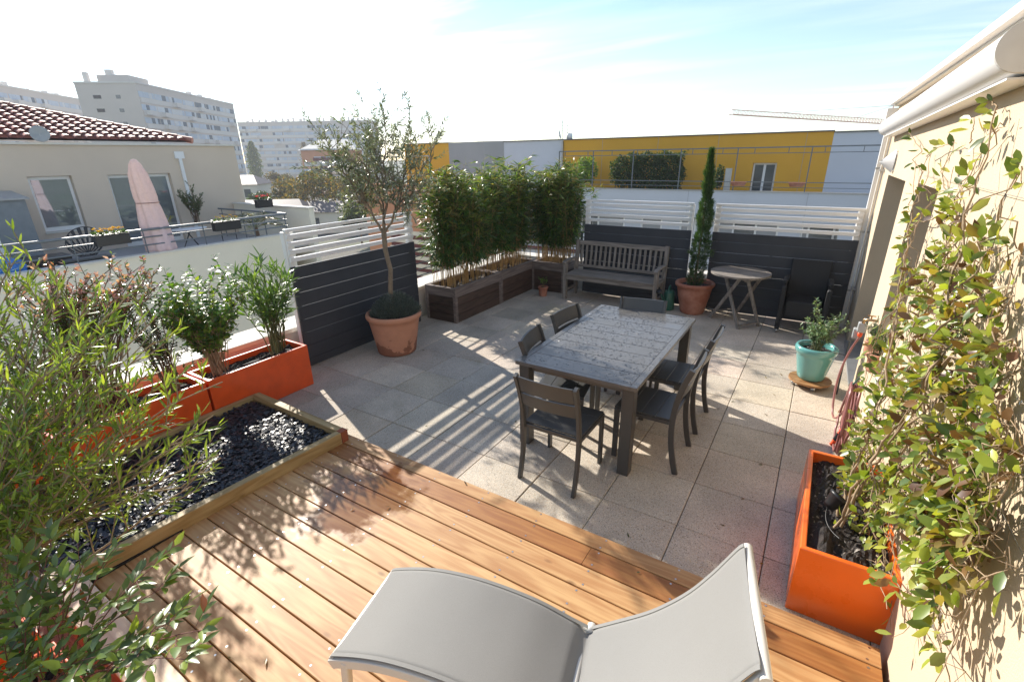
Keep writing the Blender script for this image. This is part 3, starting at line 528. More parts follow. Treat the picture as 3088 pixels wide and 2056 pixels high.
# ---------------------------------------------------------------- dining table and chairs
T = thing('dining_table', 'rectangular dark grey slatted metal table, wet with rain drops, in the middle of the terrace', 'table', (-.397, 1.155, 0))
hx, hy, zt = .482, .865, .735
for a, b, c_, d in ((-hx, -hx+.05, -hy, hy), (hx-.05, hx, -hy, hy)): MB().box(a, b, c_, d, zt-.03, zt).build('top_frame', 'table_metal', T, bevel=.002)
for c_, d in ((-hy, -hy+.045), (hy-.045, hy)): MB().box(-hx+.0505, hx-.0505, c_, d, zt-.03, zt).build('top_frame', 'table_metal', T, bevel=.002)
n = 9; sl_ = (2*hy-.09)/n
for k in range(n): MB().box(-hx+.052, hx-.052, -hy+.045+k*sl_+.0025, -hy+.045+(k+1)*sl_-.0025, zt-.02, zt-.001).build('top_slat', 'table_metal', T, bevel=.0015)
MB().box(-hx+.04, hx-.04, -hy+.075, -hy+.10, zt-.09, zt-.0305).box(-hx+.04, hx-.04, hy-.10, hy-.075, zt-.09, zt-.0305).box(-hx+.04, -hx+.065, -hy+.1005, hy-.1005, zt-.09, zt-.0305).box(hx-.065, hx-.04, -hy+.1005, hy-.1005, zt-.09, zt-.0305).build('apron', 'table_metal', T)
for x in (-1, 1):
    for y in (-1, 1): MB().box(x*(hx-.065)-.043, x*(hx-.065)+.043, y*(hy-.065)-.043, y*(hy-.065)+.043, 0, zt-.031).build('leg', 'chair_metal', T, bevel=.004)
r = np.random.RandomState(21); m = MB(); nz = [(r.uniform(-.5, .5), r.uniform(-.9, .9), r.uniform(.08, .25)) for _ in range(12)]
for _ in range(2600):
    x, y = r.uniform(-hx+.006, hx-.006), r.uniform(-hy+.006, hy-.006)
    if any((x-a)**2+((y-b)*.9)**2 < c*c*.35 for a, b, c in nz[:7]) and r.rand() < .9: continue
    a = min(.0085, .002+r.exponential(.0019)); h = a*.36; e = r.uniform(.7, 1.4); q = 7; ph = r.rand()*3.14; v = []
    for rr, zz in ((1, 0), (.75, .65), ):
        v += [(x+a*rr*math.cos(ph+2*math.pi*j/q)*e, y+a*rr*math.sin(ph+2*math.pi*j/q), zt+.0002+h*zz) for j in range(q)]
    v.append((x, y, zt+h)); m.add(v, [(j, (j+1) % q, q+(j+1) % q, q+j) for j in range(q)]+[(q+j, q+(j+1) % q, 2*q) for j in range(q)], 0, True)
o = m.build('rain_drops', 'droplet', T); o['kind'] = 'stuff'
def chair(label, loc, rz):
    t = thing('dining_chair', label, 'chair', loc, rz, 'dark grey metal dining chairs'); hw = .215; s = 'chair_metal'
    for x in (-hw, hw):
        q = np.sign(x)
        pth = bez((x, -.265, 0), (x, -.20, .22), (x, -.205, .43), 6).tolist()+bez((x, -.205, .44), (x, -.215, .64), (x+q*.005, -.30, .845), 7).tolist()[1:]
        MB().sweep(pth, [(-.0125, -.02), (.0125, -.02), (.0125, .02), (-.0125, .02)], up=(0, 1, 0), mi=0).build('leg', s, t, bevel=.003)
        MB().box(x-.0125, x+.0125, .185, .225, 0, .425).build('leg', s, t, bevel=.003)
        MB().box(x-.0125, x+.0125, -.185, .184, .398, .425).build('seat_rail', s, t)
    for ya, yb_ in ((.19, .212), (-.20, -.178)): MB().box(-hw+.013, hw-.013, ya, yb_, .398, .424).build('seat_rail', s, t)
    for k in range(4): MB().box(-hw-.004, hw+.004, -.182+k*.1025, -.182+k*.1025+.099, .4265, .438).build('seat_slat', s, t, bevel=.002)
    for z0, z1 in ((.60, .70), (.715, .84)):
        m = MB(); n = 13; vs = []
        for i in range(n):
            x = -hw+.013+(2*hw-.026)*i/(n-1); cv = -.022*(1-(x/hw)**2)
            for z in (z0, z1):
                f = max(0, (z-.44)/.4); y = -.205-.095*f**1.5+cv
                vs += [(x, y-.007, z), (x, y+.007, z)]
        fs = []
        for i in range(n-1): a = i*4; b = a+4; fs += [(a, a+2, b+2, b), (a+1, b+1, b+3, a+3), (a+2, a+3, b+3, b+2), (a, b, b+1, a+1)]
        fs += [(0, 1, 3, 2), ((n-1)*4, (n-1)*4+2, (n-1)*4+3, (n-1)*4+1)]; m.add(vs, fs, 0, False); m.build('back_slat', s, t, bevel=.002)
    return t
chair('dark grey metal chair at the near end of the table, back to the viewer', (-.395, .17, 0), 0)
chair('dark grey metal chair on the right long side, nearer to the viewer', (.085, .74, 0), R_(90))
chair('dark grey metal chair on the right long side, farther from the viewer', (.09, 1.385, 0), R_(90))
chair('dark grey metal chair on the left long side, nearer to the olive pot', (-.655, .69, 0), R_(-79.4))
chair('dark grey metal chair on the left long side, farther back towards the bench', (-.69, 1.34, 0), R_(-95.6))
chair('dark grey metal chair at the far end of the table, only its backrest showing', (-.41, 1.77, 0), R_(187.2))
# ---------------------------------------------------------------- bench
Bn = thing('garden_bench', 'weathered grey wooden garden bench with slatted back against the dark screen', 'bench', (-1.70, 4.58, 0)); W_ = .735
for x in (-W_, W_):
    MB().box(x-.03, x+.03, -.255, -.195, 0, .60).build('leg', 'teak_grey_z', Bn, bevel=.004)
    MB().sweep([(x, .18, 0), (x, .18, .42), (x, .25, .905)], [(-.03, -.025), (.03, -.025), (.03, .025), (-.03, .025)], up=(0, 1, 0)).build('leg', 'teak_grey_z', Bn, bevel=.004)
    MB().sweep([(x, -.285, .60), (x, -.24, .625), (x, .0, .63), (x, .2, .615)], [(-.032, -.014), (.032, -.014), (.032, .014), (-.032, .014)]).build('armrest', 'teak_grey_x' if 0 else 'teak_grey', Bn, bevel=.005)
    MB().box(x-.015, x+.015, -.194, .154, .13, .17).build('stretcher', 'teak_grey', Bn, bevel=.003)
    MB().box(x-.018, x+.018, -.194, .154, .345, .41).build('side_rail', 'teak_grey', Bn, bevel=.003)
MB().box(-W_+.031, W_-.031, -.25, -.222, .335, .405).build('front_rail', 'teak_grey', Bn, bevel=.003)
for k in range(6): MB().box(-W_+.005, W_-.005, -.262+k*.0735, -.262+k*.0735+.062, .412, .43).build('seat_slat', 'teak_grey', Bn, bevel=.003)
def bk(z): return .18+.07*(z-.42)/.485
MB().bar((-W_+.031, bk(.86), .86), (W_-.031, bk(.86), .86), .03, .07, up=(0, .143, 1)).build('top_rail', 'teak_grey', Bn, bevel=.004)
MB().bar((-W_+.031, bk(.49), .49), (W_-.031, bk(.49), .49), .03, .045, up=(0, .143, 1)).build('lower_rail', 'teak_grey', Bn, bevel=.004)
for k in range(17): x = -W_+.085+k*(2*W_-.17)/16; MB().bar((x, bk(.513), .513), (x, bk(.824), .824), .038, .012, up=(0, 1, -.14)).build('back_slat', 'teak_grey_z', Bn, bevel=.002)
# ---------------------------------------------------------------- round folding table
Rt = thing('folding_table', 'round weathered wooden folding table in front of the right dark screen', 'table', (.135, 4.42, 0))
import bmesh
m = MB(); R0 = .375
ys_ = np.linspace(-R0, R0, 8)
for k in range(7):
    a, b = ys_[k]+.003, ys_[k+1]-.003; pts = []
    for y in np.linspace(a, b, 7): pts.append((math.sqrt(max(0, (R0-.045)**2-y*y)) if abs(y) < R0-.045 else 0, y))
    if max(p[0] for p in pts) < .03: continue
    poly = [(x, y) for x, y in pts]+[(-x, y) for x, y in pts[::-1]]; poly = [p for i, p in enumerate(poly) if i == 0 or math.dist(p, poly[i-1]) > .002]
    m.prism(poly, .692, .712)
m.build('top_slats', 'teak_grey', Rt)
m = MB(); n = 48; v = []
for rr, z in ((R0-.044, .69), (R0, .69), (R0, .714), (R0-.044, .714)): v += [(rr*math.cos(2*math.pi*j/n), rr*math.sin(2*math.pi*j/n), z) for j in range(n)]
m.add(v, [(k*n+j, k*n+(j+1) % n, ((k+1) % 4)*n+(j+1) % n, ((k+1) % 4)*n+j) for k in range(4) for j in range(n)]); m.build('rim', 'teak_grey', Rt)
for x0, y0, x1, y1 in ((-.32, .065, .16, -.235), (.11, -.285, -.17, .195), (.325, -.02, -.14, -.24), (-.035, .39, .2, .15)): pass
for (fx, fy), (tx, ty) in (((-.32, .065), (.03, -.20)), ((.11, -.285), (-.19, .02)), ((.325, -.02), (.13, -.235)), ((-.035, .39), (.26, .06))):
    MB().bar((fx, fy, 0), (tx, ty, .665), .042, .022, up=(.3, 1, 0)).build('leg', 'teak_grey_z', Rt, bevel=.003)
MB().bar((-.24, -.01, .672), (.1, -.26, .672), .04, .03).bar((-.02, .28, .672), (.29, .02, .672), .04, .03).bar((.1, -.22, .645), (.27, .05, .645), .03, .03).build('top_support', 'teak_grey', Rt)
MB().bar((.115, -.27, .055), (.318, -.03, .055), .035, .02).bar((-.30, .075, .09), (-.05, .37, .09), .035, .02).build('stretcher', 'teak_grey', Rt)
# ---------------------------------------------------------------- wicker armchair
C_ = thing('wicker_armchair', 'black woven armchair with high back beside the round table', 'armchair', (.93, 4.50, 0))
m = MB(); m.box(-.20, .20, -.22, .22, .22, .43); m.build('seat', 'wicker', C_, bevel=.02, bseg=3)
m = MB(); m.sweep([(0, .19, .25), (0, .21, .55), (0, .27, .885)], [(-.23, -.03), (.23, -.03), (.23, .03), (-.23, .03)], up=(0, 1, 0)); m.build('backrest', 'wicker', C_, bevel=.02, bseg=3)
for x in (-.245, .245):
    MB().sweep([(x, -.235, .0+.05), (x, -.245, .62), (x, -.2, .675), (x, .0, .68), (x, .2, .66)], [(-.028, -.022), (.028, -.022), (.028, .022), (-.028, .022)], up=(1, 0, 0) if 0 else (0, .2, 1)).build('armrest', 'wicker', C_, bevel=.01)
    MB().sweep([(x, .21, .05), (x, .22, .66)], [(-.025, -.025), (.025, -.025), (.025, .025), (-.025, .025)], up=(0, 1, 0)).build('leg', 'wicker', C_, bevel=.008)
    MB().box(x-.012, x+.012, -.20, .2, .25, .64).build('side_panel', 'wicker', C_)
    for y in (-.235, .21): MB().lathe([(0, 0), (.014, 0), (.014, .052), (0, .052)], x, y, 12).build('foot', 'steel', C_)
# ---------------------------------------------------------------- watering can
Wc = thing('watering_can', 'dark green plastic watering can on the floor between bench and cypress pot', 'watering can', (-.815, 4.60, 0))
MB().lathe([(0, 0), (.095, 0), (.10, .01), (.095, .25), (.08, .285), (.045, .30), (.04, .295), (0, .29)], n=28, sxy=(.85, 1)).build('body', 'green_plastic', Wc)
MB().tube(bez((0, .06, .29), (0, .02, .46), (0, -.09, .25), 10), .011, 8).tube(bez((0, .06, .29), (0, .17, .3), (0, .095, .08), 8), .010, 8).build('handle', 'green_plastic', Wc)
MB().tube([(-.02, -.08, .07), (-.06, -.20, .25), (-.075, -.24, .30)], [.022, .014, .012], 10).build('spout', 'green_plastic', Wc)
MB().lathe([(.0, 0), (.014, 0), (.045, .05), (.045, .058), (0, .062)], n=20).build('rose', 'black_plastic', Wc).matrix_local = Matrix.Translation((-.078, -.245, .30)) @ Matrix.Rotation(R_(55), 4, 'X')
# ---------------------------------------------------------------- caster board
Cb = thing('plant_trolley', 'round slatted wooden plant trolley on chrome casters under the turquoise pot', 'trolley', (1.12, 2.70, 0))
m = MB(); R0 = .19; e = np.linspace(-R0, R0, 6)
for k in range(5):
    a, b = e[k]+.003, e[k+1]-.003; pts = [(math.sqrt(max(0, R0*R0-y*y)), y) for y in np.linspace(a, b, 7)]; poly = pts+[(-x, y) for x, y in pts[::-1]]
    poly = [p for i, p in enumerate(poly) if i == 0 or math.dist(p, poly[i-1]) > .002]; m.prism(poly, .055, .073)
m.build('board', 'caster_wood', Cb, bevel=.002); MB().bar((.0, -.16, .047), (0, .16, .047), .03, .014).bar((-.09, -.14, .047), (-.09, .14, .047), .03, .014).bar((.09, -.14, .047), (.09, .14, .047), .03, .014).build('batten', 'caster_wood', Cb)
for a in (205, 285, 25, 115):
    x, y = .15*math.cos(R_(a)), .15*math.sin(R_(a)); MB().lathe([(.004, -.014), (.02, -.012), (.022, 0), (.02, .012), (.004, .014)], n=16).build('caster', 'steel', Cb).matrix_local = Matrix.Translation((x, y, .022)) @ Matrix.Rotation(R_(90), 4, 'X')
# ---------------------------------------------------------------- metal plant stake, tap, hose, wall pots
S = thing('garden_stake', 'thin dark metal stake with a side hook standing by the turquoise pot', 'stake', (1.36, 2.60, 0))
MB().tube([(0, 0, 0), (-.005, .0, .3), (0, .0, .56)], .0075, 8).build('rod', 'rail_dark', S); MB().tube([(0, 0, .41), (-.05, 0, .415), (-.10, .0, .415)], .004, 6).build('hook', 'rail_dark', S)
tp = thing('garden_tap', 'brass wall tap with grey watering timer and orange hose connector', 'tap', (1.50, 2.30, .86))
MB().tube([(0, 0, 0), (-.055, 0, .0), (-.095, .02, -.005), (-.10, .03, -.04)], [.011, .011, .012, .013], 10).build('spout', 'brass', tp); MB().tube([(-.055, 0, .0), (-.055, 0, .035)], .006, 8).bar((-.085, 0, .038), (-.025, 0, .038), .012, .008).build('handle', 'brass', tp)
MB().box(-.13, -.07, .02, .09, -.13, -.045).build('timer', 'grey_plastic', tp, bevel=.008); MB().lathe([(0, -.175), (.014, -.175), (.018, -.165), (.018, -.135), (0, -.13)], -.10, .055, 14).build('connector', 'hose_orange', tp)
MB().box(-.15, -.11, .08, .15, -.21, -.12).build('valve', 'grey_plastic', tp, bevel=.006)
hz = thing('garden_hose', 'reddish garden hose looped in a hanging coil on the wall below the tap', 'hose', (1.44, 1.50, .55))
m = MB(); r = np.random.RandomState(2)
m.tube(bez((-.04, .85, .13), (-.16, .86, -.2), (-.12, .55, -.5), 14).tolist()+bez((-.12, .5, -.5), (-.09, .3, -.5), (-.03, .2, -.1), 10).tolist()[1:], .009, 8)
for k in range(8):
    y0 = .05+r.normal(0, .03); p = []; hh = .21+.012*k+r.normal(0, .02); ww = .10+.02*k
    for a in np.linspace(0, 2*math.pi, 30): p.append((-.03-k*.009+.012*math.sin(a+k)+r.normal(0, .0015), y0+ww*math.sin(a)*(1-.45*math.cos(a))+.02*math.sin(3*a+k), .0-hh+hh*math.cos(a)))
    m.tube(p, .009, 8)
m.build('coil', 'hose', hz); MB().tube([(-.02, .05, .03), (-.05, .05, .06), (-.08, .05, .0)], .006, 6).build('hanger', 'green_plastic', hz)
MB().tube([(-.06, .08, -.36), (-.11, .05, -.53), (-.125, .045, -.545)], [.009, .017, .012], 10).build('nozzle', 'hose_orange', hz); MB().tube([(-.082, .063, -.44), (-.1, .056, -.50)], .0185, 10).build('grip', 'black_plastic', hz)
Pp = [pot('small terracotta pot of grey herb on the window sill, farther one', (1.452, 1.86, .70), .062, .045, .13, 'terracotta', liph=.035, lip=.012, soilz=.015, n=28, group='herb pots on the window sill'),
      pot('small terracotta pot of green herb on the window sill, nearer one', (1.455, 1.50, .70), .066, .048, .135, 'terracotta', liph=.035, lip=.012, soilz=.015, n=28, group='herb pots on the window sill')]
# spotlight in the right planter
Sp = thing('garden_spotlight', 'small black round garden spotlight lying on the soil of the glossy orange box', 'spotlight', (1.245, .10, .36))
o = MB().lathe([(0, 0), (.028, 0), (.034, .02), (.048, .07), (.054, .075), (.054, .09), (.046, .09), (.044, .078), (0, .078)], n=24).build('housing', 'black_plastic', Sp); o.matrix_local = Matrix.Translation((0, 0, .03)) @ Matrix.Rotation(R_(35), 4, 'Y') @ Matrix.Rotation(R_(-20), 4, 'X')
MB().disc(0, 0, .082, .043).build('lens', 'glass_dark', o); MB().tube(bez((0, 0, .03), (-.02, -.1, -.02), (.06, -.2, .0), 8), .003, 6).build('cable', 'black_plastic', Sp)
# ---------------------------------------------------------------- sun lounger
ang = math.atan2(.215, .93); Lg = thing('sun_lounger', 'grey mesh sun lounger with raised backrest and cream frame on the wooden deck', 'sun lounger', (-.5, -1.44, 0), ang)
seat = [(0, .372), (.03, .388), (.14, .427), (.25, .454), (.37, .467), (.49, .468), (.62, .455), (.74, .432), (.87, .388), (.945, .366)]
back = [(.955, .37), (1.04, .435), (1.16, .53), (1.24, .612), (1.31, .702), (1.37, .805), (1.405, .875), (1.437, .940), (1.452, .958)]
def dens(p, k=4):
    o = []; p = np.array(p)
    for i in range(len(p)-1):
        a, b, c, d = p[max(i-1, 0)], p[i], p[i+1], p[min(i+2, len(p)-1)]
        for j in range(k):
            t = j/k; o.append(.5*((2*b)+(-a+c)*t+(2*a-5*b+4*c-d)*t*t+(-a+3*b-3*c+d)*t**3))
    o.append(p[-1]); return o
WL = -.46
def nrm_(pr, q): pr = np.array(pr); tg_ = np.gradient(pr, axis=0); n_ = np.c_[-tg_[:, 1], tg_[:, 0]]; n_ /= np.linalg.norm(n_, axis=1)[:, None]; return [tuple(z_) for z_ in pr+n_*q]
for y in (-.005, WL+.005):
    MB().sweep([(x, y, z-.024) for x, z in dens(seat)], [(-.014, -.026), (.014, -.026), (.014, .018), (-.014, .018)]).build('seat_rail', 'lounger_frame', Lg, bevel=.004)
    MB().sweep([(x, y, z) for x, z in nrm_(dens(back), -.016)], [(-.009, -.012), (.009, -.012), (.009, .010), (-.009, .010)]).build('back_rail', 'lounger_frame', Lg, bevel=.003)
    MB().bar((.07, y, .385), (.045, y, .125), .034, .034, up=(1, 0, 0)).build('leg', 'lounger_frame', Lg, bevel=.008); MB().box(.028, .064, y-.019, y+.019, .1, .13).build('foot_cap', 'grey_plastic', Lg, bevel=.004)
    MB().bar((.93, y, .34), (1.02, y, .125), .034, .034, up=(1, 0, 0)).build('leg', 'lounger_frame', Lg, bevel=.008); MB().box(1.0, 1.04, y-.019, y+.019, .1, .13).build('foot_cap', 'grey_plastic', Lg, bevel=.004)
    MB().tube([(1.37, y+(.0), .80), (1.15, y, .34)], .008, 8).build('prop', 'lounger_frame', Lg)
    MB().lathe([(0, -.02), (.018, -.02), (.018, .02), (0, .02)], n=14).build('hinge', 'lounger_frame', Lg).matrix_local = Matrix.Translation((.95, y, .362)) @ Matrix.Rotation(R_(90), 4, 'X')
prof = dens(seat, 5)+dens(back, 5)[1:]; ny = 14; v = []
for i, (x, z) in enumerate(nrm_(prof, .0045)):
    for j in range(ny+1):
        f = j/ny; sag = math.sin(math.pi*f)*(.012 if x < .9 else .02); dip = -.012*math.exp(-((x-.93)/.03)**2); v.append((x, -.001+(WL+.002)*f, z-sag*(.6 if x < .9 else .8)*(1-math.exp(-20*min(f, 1-f)))+dip))
o = MB().add(v, [(i*(ny+1)+j, i*(ny+1)+j+1, (i+1)*(ny+1)+j+1, (i+1)*(ny+1)+j) for i in range(len(prof)-1) for j in range(ny)], 0, True).build('sling', 'sling', Lg)
md = o.modifiers.new('thick', 'SOLIDIFY'); md.thickness = .0015; md.offset = 0
m = MB()
for f0, f1 in ((.0, .035), (.965, 1.)):
    vv = []
    for x, z in nrm_(prof[:-1], .0065): vv += [(x, -.001+(WL+.002)*f0, z), (x, -.001+(WL+.002)*f1, z-(.0 if x < .9 else 0))]
    m.add(vv, [(2*i, 2*i+1, 2*i+3, 2*i+2) for i in range(len(prof)-2)], 0, True)
m.build('hem', 'sling', Lg)
MB().tube([(1.463, .014, .938), (1.463, WL-.014, .938)], .0165, 14).build('head_tube', 'lounger_frame', Lg); MB().tube([(1.463, .0145, .938), (1.463, .015, .938)], .0155, 14).build('tube_cap', 'grey_plastic', Lg)
MB().tube([(.005, .0, .362), (.005, WL, .362)], .016, 12).build('foot_tube', 'lounger_frame', Lg); MB().tube([(.5, -.02, .43), (.5, WL+.02, .43)], .011, 10).tube([(.93, -.02, .34), (.93, WL+.02, .34)], .013, 10).build('cross_bar', 'lounger_frame', Lg)
# ================================================================ PLANTS ON THE TERRACE
# olive
G_OL = [(.14, .17, .095), (.19, .215, .14), (.25, .28, .20), (.10, .14, .06), (.33, .36, .29)]
r = np.random.RandomState(4); base = np.array([-3.22, 1.32, .44]); root = thing('olive_tree', 'slender young olive tree with thin silvery crown in the big terracotta pot', 'tree', tuple(base))
m = MB(); P, D = [], []
tr = [base, (-3.235, 1.30, .75), (-3.20, 1.305, 1.0), (-3.245, 1.30, 1.22), (-3.25, 1.31, 1.43)]; tr = [np.array(p, float) for p in tr]
m.tube([p-base for p in tr], [.032, .029, .026, .028, .03], 10)
fork = tr[-1]
def tw(p, d, L2, lv):
    e = bez(p, p+d*L2*.5, p+unit(d+np.array([0, 0, .25])+r.normal(0, .15, 3))*L2, 5); m.tube([q-base for q in e], np.linspace(.0025, .0012, 5), 4, caps=False)
    for i in range(lv):
        f = (i+.5)/lv; x = min(f, .99)*4; k = int(x); q = e[k]+(e[k+1]-e[k])*(x-k); tg = unit(e[k+1]-e[k])
        rd = r.normal(0, 1, 3); rd -= rd.dot(tg)*tg; rd = unit(rd)
        for sgn in (1, -1): P.append(q-base); D.append(unit(tg*.75+rd*sgn*.6))
limbs = [((a_*.86-3.2*.14, b_, z_-.20-.06*(z_ > 2.6)), r_) for (a_, b_, z_), r_ in [((-3.55, 1.15, 2.35), .016), ((-3.05, 1.32, 2.82), .019), ((-3.35, 1.45, 2.75), .016), ((-2.70, 1.40, 2.42), .015), ((-3.80, 1.32, 2.0), .013), ((-2.55, 1.2, 2.12), .012), ((-3.65, 1.55, 2.72), .014), ((-3.78, 1.05, 2.66), .012), ((-3.15, 1.0, 2.5), .013), ((-2.40, 1.42, 2.52), .011), ((-3.4, 1.15, 2.1), .010), ((-2.85, 1.5, 2.7), .012), ((-3.95, 1.25, 2.35), .010), ((-2.9, 1.2, 2.3), .010), ((-3.3, 1.35, 2.5), .012), ((-3.6, 1.35, 1.85), .009), ((-2.75, 1.3, 1.9), .009)]]
mainl = []
for li, (tip, r0) in enumerate(limbs):
    tip = np.array(tip); st = fork+np.array([0, 0, -.03]) if li < 4 else min((e_[q_] for e_ in mainl for q_ in (2, 3, 4, 5)), key=lambda z_: np.linalg.norm((tip-z_)[:2])*1.0+.35*abs(z_[2]-1.65)+r.rand()*.12); ctrl = st*.45+tip*.55+np.array([0, 0, -.02]); ctrl[:2] = st[:2]*.5+tip[:2]*.5+(tip[:2]-st[:2])*.12; e = bez(st, ctrl, tip, 12); e[2:-1] += r.normal(0, .016, (9, 3)); m.tube([q-base for q in e], np.linspace(r0, .003, 12), 7)
    if li < 4: mainl.append(e)
    nk = 12 if li < 4 else 9
    for k in range(nk):
        f = .30+.70*(k+r.rand())/nk; x = min(f, .99)*11; i = int(x); p = e[i]+(e[i+1]-e[i])*(x-i); tg = unit(e[i+1]-e[i]); rd = r.normal(0, 1, 3); rd -= rd.dot(tg)*tg; d = unit(tg*.7+unit(rd)*.9+np.array([0, 0, .15])); L2 = r.uniform(.12, .42)
        s = bez(p, p+d*L2*.5, p+unit(d+np.array([0, 0, .3]))*L2, 5); m.tube([q-base for q in s], np.linspace(.004, .002, 5), 5, caps=False)
        for j in range(2 if li > 7 else 3): g = r.uniform(.25, 1); x2 = min(g, .99)*4; i2 = int(x2); p2 = s[i2]; rd = unit(r.normal(0, 1, 3)); tw(p2, unit(d*.6+rd*.8), r.uniform(.08, .19), r.randint(4, 7))
        tw(s[-1], d, .12, 5)
    tw(e[-1], unit(e[-1]-e[-2]), .16, 8)
m.build('trunk', 'bark_olive', root); n = len(P); C = pick(G_OL, n, r, .2)
leaf_obj('crown', P, D, r.uniform(.038, .064, n), r.uniform(.010, .015, n), C, 'leaf_olive', root, lift=1.2, curl=.05, fold=.15, seed=3)
m = MB()
for i in r.randint(0, n, 14): p = P[i]; m.lathe([(0, -.009), (.006, -.006), (.008, 0), (.006, .006), (0, .009)], p[0], p[1], 8); m.v[-40:] = [(a, b, c+p[2]) for a, b, c in m.v[-40:]]
m.build('olive_fruit', 'black_plastic', root)
# grey curry plant under the olive
def tuft(name, label, c, rad, h, n, ln, wd, cols, mat='leaf_olive', seed=0, cat='plant', flat=.6, base=None):
    r = np.random.RandomState(seed); t = thing(name, label, cat, tuple(c)); a = r.rand(n)*6.283; q = np.sqrt(r.rand(n))*rad; z = h*(1-(q/rad)**2*flat)*r.rand(n)**.5
    P = np.c_[q*np.cos(a), q*np.sin(a), z]; D = np.c_[np.cos(a)*.6*q/rad, np.sin(a)*.6*q/rad, np.ones(n)]+r.normal(0, .45, (n, 3)); leaf_obj('foliage', P, D, ln*(.6+.8*r.rand(n)), wd, pick(cols, n, r, .2), mat, t, lift=1, seed=seed)
    m = MB()
    for k in range(18): x = r.randint(n); m.tube([(P[x][0]*.3, P[x][1]*.3, 0), tuple(P[x])], .002, 4)
    m.build('stems', 'bark_pale', t); return t
tuft('curry_plant', 'grey green needle leaved cushion plant at the foot of the olive trunk', (-3.21, 1.33, .42), .29, .29, 9000, .045, .0055, [(.10, .125, .11), (.13, .16, .14), (.07, .095, .08)], seed=8, flat=.75)
# bamboo
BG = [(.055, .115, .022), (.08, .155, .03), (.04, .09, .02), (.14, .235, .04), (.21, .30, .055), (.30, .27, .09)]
def bamboo(label, x0, x1, y0, y1, ncul, top, seed, z0=.44):
    r = np.random.RandomState(seed); t = thing('bamboo', label, 'bamboo', ((x0+x1)/2, (y0+y1)/2, z0), 0, 'bamboo clumps in the wooden planters'); o = np.array(t.location); m = MB(); P, D, C, Ls = [], [], [], []
    for k in range(ncul):
        b = np.array([r.uniform(x0+.05, x1-.05), r.uniform(y0+.05, y1-.05), z0]); ln = r.normal(0, .14, 2); h = top*(1+.05*math.sin(b[1]*9+b[0]*7))*r.uniform(.72, 1.03)-z0; tp = b+np.array([ln[0], ln[1], h]); e = bez(b, b+np.array([ln[0]*.2, ln[1]*.2, h*.6]), tp, 9); e[1:-1] += r.normal(0, .006, (7, 3)); m.tube([q-o for q in e], np.linspace(.0042, .0014, 9), 5, caps=False)
        for j in range(24):
            f = .21+.79*((j+r.rand())/24)**.9; x = min(f, .99)*8; i = int(x); p = e[i]+(e[i+1]-e[i])*(x-i); a = r.rand()*6.28; d = np.array([math.cos(a), math.sin(a), .8]); L2 = r.uniform(.06, .17)*(.6+.5*(f < .85)); q = p+unit(d)*L2; m.tube([p-o, q-o], .0011, 3, caps=False)
            for g in range(r.randint(4, 7)):
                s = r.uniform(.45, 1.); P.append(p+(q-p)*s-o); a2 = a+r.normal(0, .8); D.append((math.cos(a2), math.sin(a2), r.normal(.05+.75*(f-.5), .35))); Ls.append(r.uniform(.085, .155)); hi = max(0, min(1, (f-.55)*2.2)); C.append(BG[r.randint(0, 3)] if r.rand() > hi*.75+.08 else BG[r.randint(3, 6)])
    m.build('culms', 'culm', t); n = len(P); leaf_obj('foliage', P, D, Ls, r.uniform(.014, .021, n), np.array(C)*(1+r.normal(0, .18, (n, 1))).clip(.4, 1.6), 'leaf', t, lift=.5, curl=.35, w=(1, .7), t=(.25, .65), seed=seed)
bamboo('bamboo clump in the wooden planter beside the olive pot', -3.72, -3.22, 2.46, 3.62, 120, 2.02, 1)
bamboo('bamboo clump in the middle wooden planter, the darkest of the row', -3.72, -3.22, 3.60, 4.80, 130, 2.06, 2)
bamboo('bamboo clump in the corner planter behind the bench arm', -3.26, -2.56, 4.68, 5.12, 125, 2.0, 3)
plant('herb_plant', 'pale green young plant in the tiny terracotta pot by the corner planter', 'plant', [(-2.83, 4.33, .145)], [(-2.88, 4.30, .28), (-2.80, 4.33, .30), (-2.77, 4.38, .25), (-2.86, 4.37, .26)], 'leaf', 'stem_green', [(.16, .26, .06), (.12, .2, .05)], .04, .022, r0=.003, twigs=3, tw_len=.04, per=3, nodes=5, jit=.01, seed=5, lift=.5)
# cypress
r = np.random.RandomState(9); root = thing('cypress', 'tall pencil slim dark green cypress in the reddish pot beside the bench', 'tree', (-.48, 4.62, .40)); n = 15000
z = r.rand(n)**.85*1.84; wd = .118*np.interp(z, [0, .12, .35, .8, 1.3, 1.6, 1.9], [.55, .85, 1.0, .78, .52, .30, .03]); bump_ = 1+.18*np.sin(z*13+1)+.14*np.sin(z*29)+.08*np.sin(z*47+5); a = r.rand(n)*6.283; q = wd*bump_*(.45+.6*r.rand(n)**.5)*(1+.10*np.sin(3*a+z*2))
P = np.c_[q*np.cos(a)+.02*np.sin(z*2.1)+.015*z, q*np.sin(a), z]; D = np.c_[np.cos(a)*.45, np.sin(a)*.45, np.ones(n)]+r.normal(0, .34, (n, 3)); m = MB(); m.tube([(0, 0, 0), (.02, 0, .9), (.03, 0, 1.8)], [.02, .012, .003], 8); m.build('trunk', 'bark_brown', root)
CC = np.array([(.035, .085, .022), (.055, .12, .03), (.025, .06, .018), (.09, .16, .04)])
q *= 1+.16*np.sin(a*2+np.floor(z*14)*2.4); P[:, 0] = q*np.cos(a)+.02*np.sin(z*2.1)+.015*z; P[:, 1] = q*np.sin(a)
